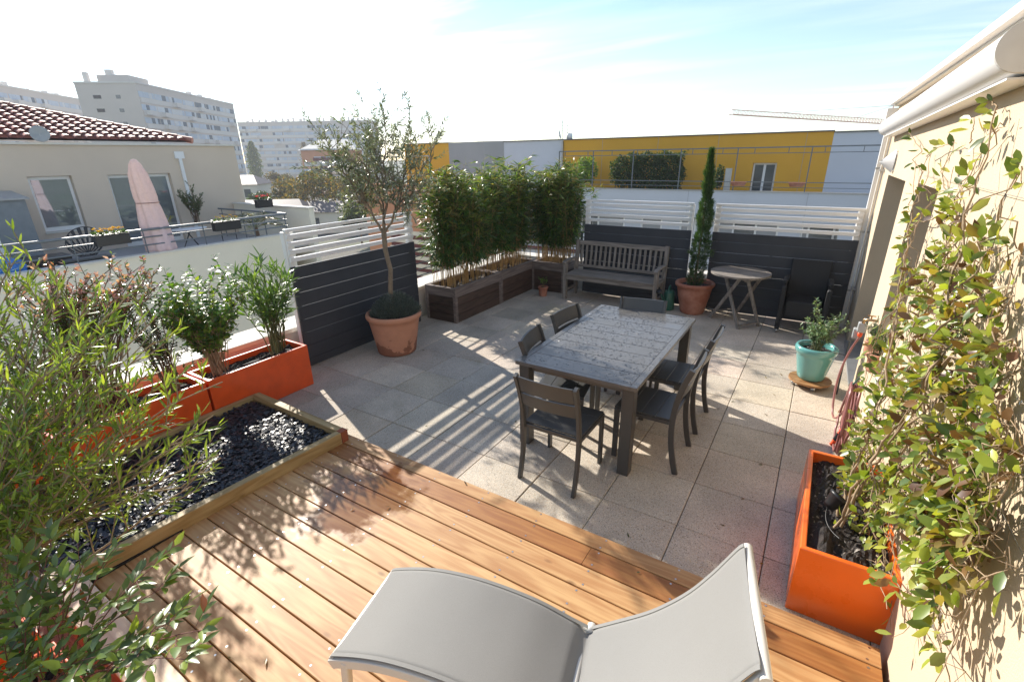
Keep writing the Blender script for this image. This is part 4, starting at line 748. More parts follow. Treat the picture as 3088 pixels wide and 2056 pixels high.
C = CC[np.where(q/(wd+1e-6) > .95, r.randint(0, 4, n), r.randint(0, 3, n))]*(1+r.normal(0, .15, (n, 1))); leaf_obj('crown', P, D, r.uniform(.03, .07, n), r.uniform(.004, .007, n), C.clip(.01, 1), 'leaf', root, lift=1, curl=0, seed=4)
# shrub in turquoise pot: euonymus-like with bright rims
plant('mint_shrub', 'bushy small leaved grey green shrub in the turquoise pot', 'shrub', [(1.12, 2.70, .37)], ell((1.12, 2.74, .60), (.19, .17, .14), 24, 3, .4)+[(1.03, 2.80, .84), (1.05, 2.83, .78), (1.30, 2.85, .68), (1.25, 2.9, .70), (1.33, 2.8, .62), (.95, 2.72, .57)], 'leaf', 'stem_green',
      [(.14, .24, .13), (.20, .31, .18), (.10, .17, .08), (.32, .4, .26)], .036, .013, r0=.004, twigs=6, tw_len=.06, per=7, nodes=6, jit=.02, seed=6, lift=.4, aim=.35)
for k, (x, y) in enumerate(((1.452, 1.86), (1.455, 1.50))):
    plant('herb_plant', ['wispy grey green thyme in the farther window sill pot', 'bushy green savory in the nearer window sill pot'][k], 'plant', [(x, y, .82)], ell((x-.02, y-.02, .93+.02*k), (.05, .09, .08), 22, 4+k, .3), 'leaf', 'stem_green', [[(.10, .14, .11), (.13, .17, .13)], [(.10, .17, .04), (.15, .22, .06)]][k], .014, .0045, r0=.002, twigs=6, tw_len=.035, per=8, nodes=5, jit=.015, seed=7+k, lift=.7)
# ---- left orange boxes
plant('oleander', 'oleander with long narrow upright leaves in the orange box beside the left screen', 'shrub', [(-3.5, -.06, .40), (-3.46, -.1, .40), (-3.52, 0., .40)], ell((-3.46, -.08, 1.0), (.30, .33, .28), 26, 11, .45)+[(-3.42, -.25, 1.28), (-3.52, -.02, 1.30), (-3.4, .08, 1.2), (-3.35, .18, 1.0), (-3.6, -.2, 1.2)], 'leaf', 'stem_green',
      [(.10, .19, .045), (.14, .25, .05), (.07, .14, .035), (.22, .33, .08)], .13, .0185, r0=.007, twigs=3, tw_len=.14, per=6, nodes=7, jit=.03, seed=12, aim=.5, lift=.4, curl=.08, w=(1, .8), t=(.3, .7), t0=.4)
plant('choisya', 'bright green three lobed leafy shrub in the orange box left of the oleander', 'shrub', [(-3.48, -.62, .40), (-3.46, -.68, .40)], ell((-3.50, -.62, 1.02), (.26, .40, .23), 40, 13, .35)+[(-3.5, -.85, 1.27), (-3.45, -.78, 1.26), (-3.5, -.4, 1.30), (-3.4, -.95, 1.1)], 'leaf', 'bark_pale',
      [(.10, .22, .035), (.14, .28, .04), (.07, .16, .03), (.28, .38, .06)], .055, .026, r0=.006, twigs=9, tw_len=.15, per=8, nodes=7, jit=.03, seed=14, aim=.35, lift=.35, t0=.30, whorl=1)
plant('dark_shrub', 'sparse shrub with small dark glossy leaves between the green and the red tipped shrubs', 'shrub', [(-3.5, -1.02, .40)], ell((-3.48, -1.08, .92), (.2, .18, .32), 20, 15, .3)+[(-3.42, -.98, 1.2), (-3.5, -1.2, 1.15), (-3.45, -.86, .72), (-3.42, -.8, .6)], 'leaf_gloss', 'bark_brown',
      [(.03, .065, .02), (.045, .09, .025), (.025, .05, .018), (.09, .15, .04)], .03, .013, r0=.006, twigs=6, tw_len=.10, per=8, nodes=7, jit=.03, seed=16, aim=.4, lift=.4, t0=.3)
plant('red_tipped_shrub', 'shrub with dark leaves and pinkish red new tips behind the feathery shrub', 'shrub', [(-3.50, -1.45, .40), (-3.48, -1.60, .40), (-3.5, -1.75, .4)], ell((-3.26, -1.24, 1.40), (.28, .26, .16), 34, 17, .3)+ell((-3.4, -1.62, 1.42), (.25, .3, .18), 28, 18, .3)+ell((-3.45, -1.95, 1.15), (.2, .3, .3), 14, 19, .3), 'leaf_gloss', 'bark_brown',
      [(.08, .15, .03), (.11, .20, .04), (.06, .09, .03), (.16, .26, .05)], .034, .015, r0=.007, twigs=7, tw_len=.10, per=8, nodes=7, jit=.04, seed=20, aim=.4, lift=.5, t0=.45, tipcols=[(.68, .36, .32), (.74, .46, .42), (.52, .22, .19), (.16, .26, .06)])
plant('dark_shrub', 'dense dark evergreen shrub low in the farthest left orange box', 'shrub', [(-3.5, -2.2, .40), (-3.48, -2.5, .40)], ell((-3.45, -2.3, .95), (.26, .55, .4), 40, 22, .3), 'leaf_gloss', 'bark_brown', [(.035, .08, .02), (.06, .12, .03), (.10, .17, .04)], .04, .015, r0=.006, twigs=6, tw_len=.12, per=8, nodes=7, jit=.06, seed=23, aim=.4, t0=.3)
# ---- foreground bottlebrush: tips read off the photograph with their distance, stems rise from the box below the rail
tipsD = [(99, 592, 2.35), (62, 640, 2.3), (22, 668, 2.2), (150, 655, 2.3), (205, 690, 2.35), (306, 668, 2.4), (250, 720, 2.25), (361, 728, 2.35), (354, 785, 2.25), (300, 800, 2.1), (10, 730, 2.1), (60, 760, 2.1), (130, 770, 2.05), (190, 800, 2.0), (240, 850, 1.95), (340, 858, 2.1), (395, 870, 2.2),
         (400, 925, 2.05), (512, 878, 2.25), (490, 955, 2.15), (455, 1000, 2.1), (504, 1045, 2.2), (508, 1052, 2.15), (441, 1117, 2.1), (380, 1090, 2.0), (20, 850, 1.9), (90, 870, 1.85), (150, 900, 1.9), (60, 950, 1.8), (5, 960, 1.8), (130, 1000, 1.8), (200, 960, 1.85), (270, 960, 1.95), (300, 1020, 1.95), (230, 1060, 1.85), (10, 1060, 1.75), (70, 1080, 1.75),
         (330, 960, 2.0), (420, 970, 2.1), (170, 740, 2.15), (110, 690, 2.2), (40, 590, 2.3) , (280, 880, 2.0), (160, 1090, 1.8), (350, 1040, 2.05), (20, 1150, 1.8), (120, 1160, 1.8), (60, 1200, 1.8), (180, 860, 1.95), (0, 780, 2.05), (30, 1010, 1.78), (210, 1130, 1.85), (300, 1130, 1.95), (130, 830, 1.95)]
BB = [(.17, .26, .045), (.24, .34, .055), (.13, .21, .04), (.33, .42, .07), (.21, .29, .06)]
tp = [at(u, v, z) for u, v, z in tipsD]
plant('bottlebrush_shrub', 'large feathery shrub with narrow green leaves and reddish twigs filling the left foreground', 'shrub', [(-1.85, -2.60, .36), (-1.72, -2.66, .36), (-2.0, -2.63, .36), (-1.62, -2.6, .36)], tp, 'leaf', 'bark_pale', BB, .062, .0092, r0=.0075, nodes=10, twigs=10, tw_len=.17, per=10, seed=31, aim=.62, lift=.6, curl=.04, w=(1, .75), t=(.3, .7), t0=.32, arch=.30, jit=.06, rise=.35, tw_up=.35)
# ---- foreground nandina: canes with compound leaves
def nandina(tips, bases, seed, label, ln=.052, wd=.020, cols=None, name='nandina'):
    r = np.random.RandomState(seed); t = thing(name, label, 'shrub', tuple(bases[0])); o = np.array(bases[0]); m = MB(); P, D, C, Ls = [], [], [], []; cols = cols or [(.13, .20, .038), (.17, .25, .045), (.10, .16, .035), (.24, .32, .05), (.11, .16, .05)]
    for i, tp_ in enumerate(tips):
        b = np.array(bases[i % len(bases)])+np.append(r.normal(0, .04, 2), 0); tp_ = np.array(tp_); L0 = np.linalg.norm(tp_-b); e = bez(b, b*.55+tp_*.45+np.array([0, 0, .22*L0]), tp_, 12); m.tube([q-o for q in e], np.linspace(.0038, .0011, 12), 6)
        for k in range(7):
            f = .5+.5*(k+.5)/7; x = min(f, .99)*11; q = int(x); p = e[q]+(e[q+1]-e[q])*(x-q); tg = unit(e[q+1]-e[q]); sd = unit(np.cross(tg, (0, 0, 1)))*(1 if k % 2 else -1); d = unit(tg*.8+sd*.8+r.normal(0, .25, 3)+np.array([0, 0, .1])); L2 = .12*(1.25-f*.7)*r.uniform(.7, 1.3); pe = p+d*L2; m.tube([p-o, (p+pe)/2+np.array([0, 0, .004])-o, pe-o], .0009, 4, caps=False)
            for s_, off in ((0, 1.), (1, .72), (-1, .72), (1, .4), (-1, .4)):
                q2 = p+d*L2*off; dd = unit(d+s_*unit(np.cross(d, (0, 0, 1)))*.95+np.array([0, 0, r.normal(.0, .25)])); P.append(q2-o); D.append(dd); Ls.append(ln*r.uniform(.7, 1.25)); C.append((.30, .10, .03) if r.rand() < .012 else cols[r.randint(len(cols))])
        for s_ in (0, 1, -1): d = unit(e[-1]-e[-2]); P.append(e[-1]-o); D.append(unit(d+s_*unit(np.cross(d, (0, 0, 1)))*.9)); Ls.append(ln); C.append(cols[r.randint(len(cols))])
    m.build('stems', 'stem_red', t); n = len(P); leaf_obj('foliage', P, D, Ls, np.array(Ls)*wd/ln*r.uniform(.85, 1.15, n), np.array(C)*(1+r.normal(0, .15, (n, 1))), 'leaf', t, lift=.35, curl=.16, w=(.95, .8), t=(.3, .65), fold=.28, seed=seed)
nt_ = [(355, 1300, 1.45), (375, 1350, 1.42), (400, 1425, 1.34), (465, 1448, 1.28), (425, 1515, 1.25), (240, 1290, 1.5), (190, 1300, 1.5), (300, 1530, 1.28), (150, 1330, 1.5), (100, 1360, 1.5), (40, 1330, 1.5), (60, 1420, 1.45), (10, 1480, 1.4), (220, 1510, 1.3), (90, 1530, 1.35), (20, 1400, 1.5), (20, 1280, 1.6), (90, 1290, 1.6), (150, 1560, 1.3), (30, 1560, 1.35), (120, 1240, 1.62)]
nandina([at(*q) for q in nt_], [(-.95, -2.62, .34), (-1.05, -2.6, .34), (-.85, -2.60, .34)], 41, 'oval leaved shrub with red stems in the lower left corner, nearest to the viewer')
# ---- climber on the wall
def wall_pt(u, v, off):
    x = 1.5
    for _ in range(6): p = at_x(u, v, x-off); x = 1.53-.0148*p[1]
    return p
poly = [(2090, 300), (2140, 330), (2200, 300), (2270, 240), (2320, 225), (2350, 330), (2354, 620), (2345, 900), (2345, 1080), (2290, 1300), (2235, 1390), (2170, 1500), (2120, 1500), (2060, 1380), (2000, 1330), (1905, 1350), (1890, 1240), (1930, 1130), (1940, 980), (1990, 860), (2050, 800), (2085, 640), (2100, 490), (2110, 400)]
def inside(x, y):
    c = False; j = len(poly)-1
    for i in range(len(poly)):
        xi, yi = poly[i]; xj, yj = poly[j]
        if (yi > y) != (yj > y) and x < (xj-xi)*(y-yi)/(yj-yi)+xi: c = not c
        j = i
    return c
r = np.random.RandomState(51); V = thing('climbing_plant', 'evergreen climber with oval green and bronze leaves trained over the cream wall', 'climber', (1.33, .2, .34)); o = np.array(V.location); m = MB(); P, D, C, Ls = [], [], [], []
CG = [(.19, .26, .04), (.27, .33, .05), (.11, .17, .035), (.38, .41, .07), (.23, .28, .06), (.08, .13, .03), (.32, .35, .09)]; CBZ = [(.11, .055, .03), (.16, .09, .04), (.22, .17, .05), (.30, .24, .05)]
def vine(p, q, r0, leaves, n=14, wob=.03, big=1.):
    e = bez(p, (np.array(p)+q)/2+r.normal(0, wob*2, 3)*np.array([.35, 1, 1]), q, n); e[1:-1] += r.normal(0, wob*.25, (n-2, 3)); e[:, 0] = np.minimum(e[:, 0], 1.53-.0148*e[:, 1]-.012); m.tube([x-o for x in e], np.linspace(r0, r0*.45, n), 6)
    for i in range(leaves):
        f = r.rand(); x = min(f, .99)*(n-1); k = int(x); c = e[k]+(e[k+1]-e[k])*(x-k); tg = unit(e[k+1]-e[k]); dn = np.array([-.65, r.normal(-.1, .6), r.normal(.0, .6)]); d = unit(tg*.5+dn); pe = c+d*.015
        P.append(pe-o); D.append(d); Ls.append(r.uniform(.032, .078)*big); mid_ = 1.0 < pe[2] < 1.95 and pe[1] < 1.2; C.append(CBZ[r.randint(4)] if r.rand() < (.32 if mid_ else .08) else CG[r.randint(7)])
    return e
mains = []
for (u, v) in [(2100, 1000), (2150, 820), (2250, 900), (2150, 600), (2280, 650), (2200, 450), (2290, 250), (2340, 400), (2300, 1050), (2230, 1200), (2120, 350), (2330, 780)]:
    st = np.array([1.36+r.uniform(-.08, .1), r.uniform(.0, .45), .34]); mid = wall_pt(2080+r.uniform(-60, 90), 950+r.uniform(-60, 80), .06+r.rand()*.1); e = vine(st, mid, .0075, 6, wob=.03); e2 = vine(mid, wall_pt(u, v, .03+r.rand()*.05), .006, 14, n=20, wob=.05); mains += [e, e2]
allp = np.vstack(mains); cnt = 0
while cnt < 315:
    u, v = r.uniform(1890, 2354), r.uniform(225, 1500)
    if not inside(u, v): continue
    if v < 650 and r.rand() < .72: continue
    if v < 900 and u > 2270 and r.rand() < .5: continue
    if v > 1250 and r.rand() < .45: continue
    cnt += 1; low = (v-650)/700; tip = wall_pt(u, v, r.uniform(.015, .05+.10*max(0, min(1, low)))); dd = np.linalg.norm(allp-tip, axis=1); k = np.argsort(dd)[r.randint(0, 14)]; vine(allp[k], tip, .0032, int(r.uniform(5, 14)), n=8, wob=.05)
    if cnt % 3 == 0: vine(tip, tip+r.normal(0, .12, 3)*np.array([.2, 1, 1]), .002, 2, n=8, wob=.05)
for (a, b, n_) in [((2120, 350), (2090, 305), 8), ((2130, 360), (2200, 330), 6), ((2290, 260), (2275, 220), 5), ((2230, 330), (2240, 270), 5), ((2000, 1250), (2165, 1510), 16), ((2000, 1280), (1905, 1330), 10), ((2000, 1250), (2040, 1400), 8), ((2160, 1330), (2165, 1490), 14), ((1990, 1000), (1935, 930), 8), ((2150, 500), (2095, 500), 8), ((2100, 640), (2010, 760), 0)]:
    vine(wall_pt(*a, .05), wall_pt(*b, .05 if a[1] < 1000 else .12), .0035, n_, n=10, wob=.015)
m.build('stems', 'bark_pale', V); n = len(P); leaf_obj('foliage', P, D, Ls, np.array(Ls)*r.uniform(.38, .50, n), np.array(C)*(1+r.normal(0, .15, (n, 1))), 'leaf', V, lift=.8, curl=.12, w=(1, .9), t=(.35, .72), fold=.22, seed=52, up=(-.8, 0, .6))
r2 = [(2240, 985, 2270, 1010), (2240, 1140, 2285, 1160), (2140, 1420, 2160, 1480), (2195, 1320, 2215, 1345), (2330, 900, 2350, 930), (2120, 860, 2135, 905)]
for k, (u0, v0, u1, v1) in enumerate(r2):
    a, b = wall_pt(u0, v0, .03), wall_pt(u1, v1, .03); t = thing('cable_tensioner', 'small steel wire tensioner screwed to the cream wall among the climber stems', 'tensioner', tuple(a), 0, 'wire tensioners on the cream wall')
    ln_ = .075; d = unit(b-a); MB().tube([(0, 0, 0), d*ln_*.3], .0015, 6).tube([d*ln_*.3+np.array([0, 0, .004]), d*ln_*.7+np.array([0, 0, .004])], .0022, 6).tube([d*ln_*.3-np.array([0, 0, .004]), d*ln_*.7-np.array([0, 0, .004])], .0022, 6).tube([d*ln_*.7, d*ln_], .0015, 6).build('turnbuckle', 'steel', t)
    e = [d*ln_+np.array([.0, .008*math.cos(q), .008*math.sin(q)]) for q in np.linspace(0, 6.28, 10)]; MB().tube(e, .0016, 6).tube([d*ln_, d*ln_+np.array([.03, 0, 0])], .0022, 6).build('eye_screw', 'steel', t)
t = thing('trellis_wires', 'thin steel training wires stretched along the cream wall behind the climber', 'wires', (1.49, 0, 1.5)); m = MB(); o = np.array(t.location)
for z in (.75, 1.25, 1.7, 2.05): m.tube([np.array([1.53-.0148*y-.025, y, z])-o for y in (-2.9, 2.0 if z > 1.9 or z < .8 else .9)], .0012, 5)
m.build('wire', 'steel', t)
# ================================================================ BEYOND THE TERRACE
GZ = -6.5
pm('ground', (.14, .13, .10), .95, c2=(.09, .12, .045), var=.2, vs_=.05)
pm('asphalt', (.09, .09, .09), .9, var=.15, vs_=.5)
pm('beige_render', (.66, .545, .425), .92, var=.05, vs_=.8, bump=.2, bs=40)
pm('pale_render', (.82, .75, .61), .92, var=.06, vs_=.7)
pm('grey_render', (.36, .36, .365), .92, var=.05, vs_=.6)
pm('yellow_render', (.70, .365, .035), .9, var=.07, vs_=.5, fine=.03, fs=40)
pm('blue_white_render', (.60, .62, .67), .92, var=.05, vs_=.6)
pm('peach_render', (.62, .29, .16), .92, var=.06, vs_=.7)
pm('dark_red', (.13, .022, .018), .7)
pm('roof_tile', (.25, .085, .055), .6, var=.3, vs_=9, attr=True)
pm('tower_wall', (.62, .55, .49), .95, var=.06, vs_=.15)  # distant block tones, lightened to put some haze into the colour
pm('tower_band', (.70, .66, .61), .95, var=.05, vs_=.2)
pm('shutter', (.52, .58, .66), .6, attr=True, var=.1, vs_=.4)
pm('window_dark', (.06, .075, .085), .15, spec=.8, var=.2)
pm('window_mirror', (.30, .33, .34), .03, metal=.55, var=.05); pm('rail_grey', (.15, .17, .185), .4)
pm('parasol', (.74, .60, .68), .85, var=.08, vs_=12, tl=.25)
pm('blue_bag', (.05, .22, .62), .4, var=.4, vs_=9)
pm('car_white', (.75, .75, .75), .3, coat=.5); pm('car_grey', (.25, .26, .28), .3, coat=.5); pm('car_dark', (.05, .06, .09), .3, coat=.5)
tag(MB().add([(-1500, -800, GZ), (1500, -800, GZ), (1500, 1800, GZ), (-1500, 1800, GZ)], [(0, 1, 2, 3)]).build('ground', 'ground'), kind='structure')
a, b = at(500, 470, 60), at(900, 430, 240); 
def ground_pt(u, v): return at_z(u, v, GZ)
q = [at(610, 436, 1)*0]; g = lambda x, y: (x, y, GZ+.01)
tag(MB().add([g(-175, 60), g(-55, 20), g(-40, 48), g(-150, 130)], [(0, 1, 2, 3)]).build('car_park', 'asphalt'), kind='structure')
# ---------------- neighbouring building on the left
NB = thing('neighbour_building', 'beige rendered penthouse with brown tiled roof across the courtyard on the left', 'building', (-18.5, 2, -.45))
o = np.array([-18.5, 2, -.45]); m = MB()
def nb(m, x0, x1, y0, y1, z0, z1): return m.box(x0-o[0], x1-o[0], y0-o[1], y1-o[1], z0-o[2], z1-o[2])
for y0, y1, z0, z1 in ((-8, 2.35, -.45, 2.72), (3.37, 4.27, -.45, 2.72), (6.1, 8.55, -.45, 2.72), (2.35, 3.37, 1.86, 2.72), (2.35, 3.37, -.45, .26), (4.27, 6.1, 1.84, 2.72)): nb(m, -18.75, -18.5, y0, y1, z0, z1)
nb(m, -19, -18.751, -8, 8.55, -.45, 2.72); nb(m, -28, -19.001, 8.3, 8.55, -GZ*-1, 2.72); nb(m, -18.75, -18.5, -8, 8.55, GZ, -.451); m.build('wall', 'beige_render', NB)
nb(MB(), -28, -18.43, -8, 8.6, 2.72, 2.78).build('coping', 'coping', NB)
f = nb(MB(), -18.72, -18.66, 2.36, 3.36, .30, 1.85).build('window', 'white_paint', NB); nb(MB(), -18.655, -18.65, 2.44, 3.28, .42, 1.76).build('pane', 'window_mirror', f); nb(MB(), -18.66, -18.44, 2.33, 3.40, .255, .295).build('sill', 'coping', f)
f = nb(MB(), -18.72, -18.66, 4.28, 6.09, -.44, 1.83).build('sliding_door', 'white_paint', NB); m = MB(); nb(m, -18.655, -18.65, 4.36, 5.12, -.30, 1.74); nb(m, -18.655, -18.65, 5.26, 6.0, -.30, 1.74); m.build('pane', 'window_mirror', f)
nb(MB(), -18.49, -18.42, 6.36, 6.66, 2.3, 2.53).build('rain_hopper', 'white_paint', NB); nb(MB(), -18.49, -18.42, 6.46, 6.56, -.4, 2.3).build('rain_pipe', 'white_paint', NB)
MB().lathe([(0, -.05), (.12, -.05), (.14, 0), (.1, .08), (0, .1)], n=16, sxy=(.5, 1)).build('wall_light', 'white_paint', NB).location = (.06, 3.1, 2.48)
m = MB(); r = np.random.RandomState(3)                                     # roof of barrel tiles, sloping down towards us, hipped at the right
pitch = .30
for j in range(46):
    y = 7.1-.29*j
    for i in range(22):
        t0, t1 = i*.36, (i+1)*.36+.03
        if y > 7.1-t0-.05: continue
        c = np.array([.21, .07, .055])*r.uniform(.65, 1.3); z0 = 2.86+pitch*t0+.035; z1 = 2.86+pitch*t1; vs = []
        for (t, z, rr) in ((t0, z0, .135), (t1, z1, .115)):
            for k in range(6): a = math.pi*k/5; vs.append((-18.62-t-o[0], y+rr*math.cos(a)-o[1], z+rr*.8*math.sin(a)-o[2]))
        m.add(vs, [(k, k+1, 7+k, 6+k) for k in range(5)]+[(0, 1, 2, 3, 4, 5)], 0, True, tuple(c))
for k in range(24):                                                      # ridge caps along the hip
    t = k*.33; m.tube([(-18.62-t-o[0], 7.15-t-o[1], 2.9+pitch*t-o[2]), (-18.62-t-.35-o[0], 7.15-t-.35-o[1], 2.9+pitch*(t+.35)-o[2])], [.11, .09], 8, 0, (.32, .13, .09))
m.add([(x-o[0], y-o[1], z-o[2]) for x, y, z in ((-18.6, 7.2, 2.84), (-18.6, -8, 2.84), (-33.8, -8, 7.4))], [(0, 1, 2)], 0, False, (.05, .02, .015)); m.build('tiled_roof', 'roof_tile', NB)
DS = thing('satellite_dish', 'white satellite dish on the flat coping below the brown tiled roof', 'satellite dish', (-18.3, 2.9, 2.79))
def dish(t, R1, mat, rot, sc_=1):
    ob = MB().lathe([(0, 0), (R1*.4, R1*.03), (R1*.75, R1*.11), (R1, R1*.2), (R1*.99, R1*.22), (R1*.7, R1*.12), (0, R1*.02)], n=24).build('dish', mat, t); ob.rotation_euler = rot; ob.location = (0, 0, R1*.9); MB().tube([(0, 0, 0), (0, 0, R1*.9)], .018, 8).build('mast', 'galv', t); return ob
dish(DS, .22, 'grey_plastic', (R_(80), 0, R_(75)))
# terrace of the neighbours
tag(MB().box(-18.5, -14.14, -8, 8, -.6, -.45).build('neighbour_terrace_floor', 'grey_render'), kind='structure')
t = thing('parapet_wall', 'long pale parapet wall of the neighbouring terrace below the grey railing', 'wall', (-14.05, 0, -.1)); MB().box(-.10, .10, -8, 7.3, GZ+.1, .0).build('wall', 'pale_render', t); MB().box(-.14, .13, -8, 7.34, .0, .05).build('coping', 'coping', t)
t = thing('parapet_wall', 'tall white end wall of the neighbouring terrace behind the palm like plant', 'wall', (-16, 8.1, 0)); MB().box(-2.4, 2.15, -.1, .1, GZ, .66).build('wall', 'pale_render', t); MB().box(-2.42, 2.2, -.14, .14, .66, .70).build('coping', 'coping', t)
railing('grey metal railing of the neighbouring terrace carrying flower boxes', [(-14.05, -7.5), (-14.05, 7.25)], (.55, .36, .16), [(-14.05, y) for y in (-2.9, -1.4, .1, 1.6, 3.1, 4.6, 6.1, 7.2)], .019, -.06, 'rail_grey', .033)
railing('short grey railing turning back at the far end of the neighbouring terrace', [(-14.1, 7.3), (-18.2, 7.3)], (.55, .36, .16), [(x, 7.3) for x in (-15.4, -16.7, -18)], .019, -.45, 'rail_grey', .03)
PS = thing('parasol', 'closed pale pink parasol standing on the neighbouring terrace', 'parasol', (-14.35, 3.55, -.45))
m = MB(); n = 64; rr = [(.0, 2.74), (.05, 2.72), (.10, 2.62), (.17, 2.35), (.20, 2.0), (.21, 1.8), (.215, 1.65), (.22, 1.5), (.245, 1.2), (.26, 1.0), (.275, .6), (.28, .38), (.24, .36)]; v = []
for k, (ra, z) in enumerate(rr):
    for j in range(n): a = 2*math.pi*j/n; w_ = 1+.16*abs(math.sin(4*a+z*.8))*(ra > .08)+.05*math.sin(9*a+z*2)-.10*math.exp(-((z-1.65)/.10)**2); ra_ = ra*1.14; v.append((ra_*w_*math.cos(a)-.02*z, ra_*w_*math.sin(a)-.04*(z-1), z))
m.add(v, [(i*n+j, i*n+(j+1) % n, (i+1)*n+(j+1) % n, (i+1)*n+j) for i in range(len(rr)-1) for j in range(n)], 0, True); m.build('canopy', 'parasol', PS); MB().tube([(0, 0, 0), (0, 0, .6)], .025, 10).build('pole', 'white_paint', PS); MB().lathe([(0, 0), (.25, 0), (.25, .06), (0, .08)], n=24).build('base', 'grey_plastic', PS)
m = MB(); m.tube([(.29*math.cos(a)*.93-.02*1.65, .29*math.sin(a)*.93-.04*.65, 1.65) for a in np.linspace(0, 6.28, 16)], .008, 5); m.build('strap', 'dark_red', PS)
def flowerbox(loc, Ln, label, fc, n=26, seed=0):
    t = thing('flower_box', label, 'flower box', loc, R_(90), 'black flower boxes on the neighbouring railing'); MB().box(-Ln/2, Ln/2, -.1, .1, -.26, 0).box(-Ln/2-.012, Ln/2+.012, -.112, .112, -.03, .003).build('box', 'black_plastic', t, bevel=.008)
    MB().box(-.04, .04, -.1015, -.1005, -.2, -.18).build('badge', 'white_paint', t) if 0 else None
    r = np.random.RandomState(seed); k = n*9; P = np.c_[r.uniform(-Ln/2, Ln/2, k), r.uniform(-.09, .09, k), r.uniform(-.01, .06, k)]; leaf_obj('foliage', P, r.normal(0, 1, (k, 3))+[0, 0, .8], .06, .03, pick([(.06, .12, .03), (.1, .18, .04)], k, r), 'leaf', t, seed=seed)
    P, D, C = [], [], []
    for _ in range(n):
        c = np.array([r.uniform(-Ln/2+.04, Ln/2-.04), r.uniform(-.09, .09), r.uniform(.08, .16)])
        for q in range(14): P.append(c); d = r.normal(0, 1, 3); d[2] = abs(d[2])*.8; D.append(d); C.append(fc[r.randint(len(fc))])
    leaf_obj('flowers', P, D, .04, .022, np.array(C), 'petal', t, seed=seed); return t
flowerbox((-13.9, 2.35, .56), .72, 'black flower box full of bright yellow flowers hanging on the neighbouring railing', [(.85, .5, .01), (.9, .62, .02)], seed=1)
flowerbox((-13.9, 5.2, .56), .76, 'black flower box with small orange and yellow flowers, right of the pink parasol', [(.7, .35, .05), (.5, .45, .05)], 12, seed=2)
flowerbox((-15.4, 7.4, .95), .55, 'black flower box with red geraniums at the far end of the neighbouring terrace', [(.7, .03, .04), (.8, .1, .12)], 18, seed=3)
def simple_box(name, label, cat, loc, s, mat, part='box', rz=0): t = thing(name, label, cat, loc, rz); MB().box(-s[0]/2, s[0]/2, -s[1]/2, s[1]/2, 0, s[2]).build(part, mat, t, bevel=.012); return t
t = simple_box('planter_trough', 'long black planter trough on the floor below the yellow flower box', 'planter', (-14.45, 1.9, -.45), (.34, .9, .42), 'black_plastic', 'trough'); MB().box(-.19, .19, -.47, .47, .42, .46).build('rim', 'rail_dark', t)
t = thing('storage_shed', 'grey garden shed with pale corner post by the neighbouring house wall', 'shed', (-17.7, .95, -.45)); pm('shed_grey', (.20, .225, .24), .6); MB().box(-.6, .6, -.8, .85, 0, 1.78).build('walls', 'shed_grey', t); MB().add([(-.66, -.9, 1.78), (.68, -.9, 1.78), (.68, .93, 1.78), (-.66, .93, 1.78), (-.66, -.9, 2.0), (.68, -.9, 1.85), (.68, .93, 1.82), (-.66, .93, 1.97)], [(0, 3, 2, 1), (4, 5, 6, 7), (0, 1, 5, 4), (1, 2, 6, 5), (2, 3, 7, 6), (3, 0, 4, 7)]).build('roof', 'shutter' if 0 else 'grey_plastic', t); MB().box(.6, .64, -.03, .09, 0, 1.78).build('corner_post', 'white_paint', t); MB().box(.601, .62, -.78, -.06, .05, 1.7).build('door', 'shed_grey', t)
t = thing('storage_bag', 'crumpled bright blue bag in a dark crate behind the neighbouring railing', 'bag', (-14.6, .45, -.45)); m = MB(); r = np.random.RandomState(4); n = 16; v = []
for i, (ra, z) in enumerate(((.16, 0), (.26, .2), (.30, .45), (.24, .60), (.10, .66))):
    for j in range(n): a = 6.283*j/n; rr = ra*(1+r.normal(0, .10)); v.append((rr*math.cos(a), rr*1.1*math.sin(a), z+r.normal(0, .03)))
m.add(v, [(i*n+j, i*n+(j+1) % n, (i+1)*n+(j+1) % n, (i+1)*n+j) for i in range(4) for j in range(n)]+[tuple(range(4*n, 5*n))], 0, False); m.build('bag', 'blue_bag', t)
simple_box('storage_box', 'low black storage box behind the railing beside the blue bag', 'box', (-15.0, 1.25, -.45), (.6, .9, .55), 'black_plastic')
def egg_chair(loc, rz, label):
    t = thing('egg_chair', label, 'chair', loc, rz, 'black egg shaped string chairs'); ring = []
    for a in np.linspace(0, 2*math.pi, 33)[:-1]: s = math.sin(a); ring.append(np.array([.42*math.cos(a), .10+.40*s*.75, .62+.36*s]))
    MB().tube(ring+[ring[0]], .013, 6).build('frame', 'black_plastic', t); m = MB(); c = np.array([0, .08, .30])
    for p in ring: m.tube(bez(p, (p+c)/2+np.array([0, .1, -.1]), c, 5), .004, 4, caps=False)
    n = 9; g = [[c+(p-c)*f-np.array([0, 0, .12*math.sin(math.pi*f)]) for p in ring] for f in np.linspace(.1, 1, n)]; v = [q for row in g for q in row]; m.add(v, [(i*32+j, i*32+(j+1) % 32, (i+1)*32+(j+1) % 32, (i+1)*32+j) for i in range(n-1) for j in range(32) if j % 2], 0, False); m.build('seat', 'black_plastic', t)
    m = MB()
    for x, y in ((-.3, -.25), (.3, -.25), (0, .42)): m.tube([(x, y, 0), (x*.4, y*.4+.05, .28)], .01, 6)
    m.build('legs', 'black_plastic', t); return t
egg_chair((-16.3, 2.5, -.45), R_(60), 'black egg shaped string chair tilted below the neighbouring window')
egg_chair((-16.9, 4.6, -.45), R_(100), 'black egg shaped string chair in front of the neighbouring sliding door')
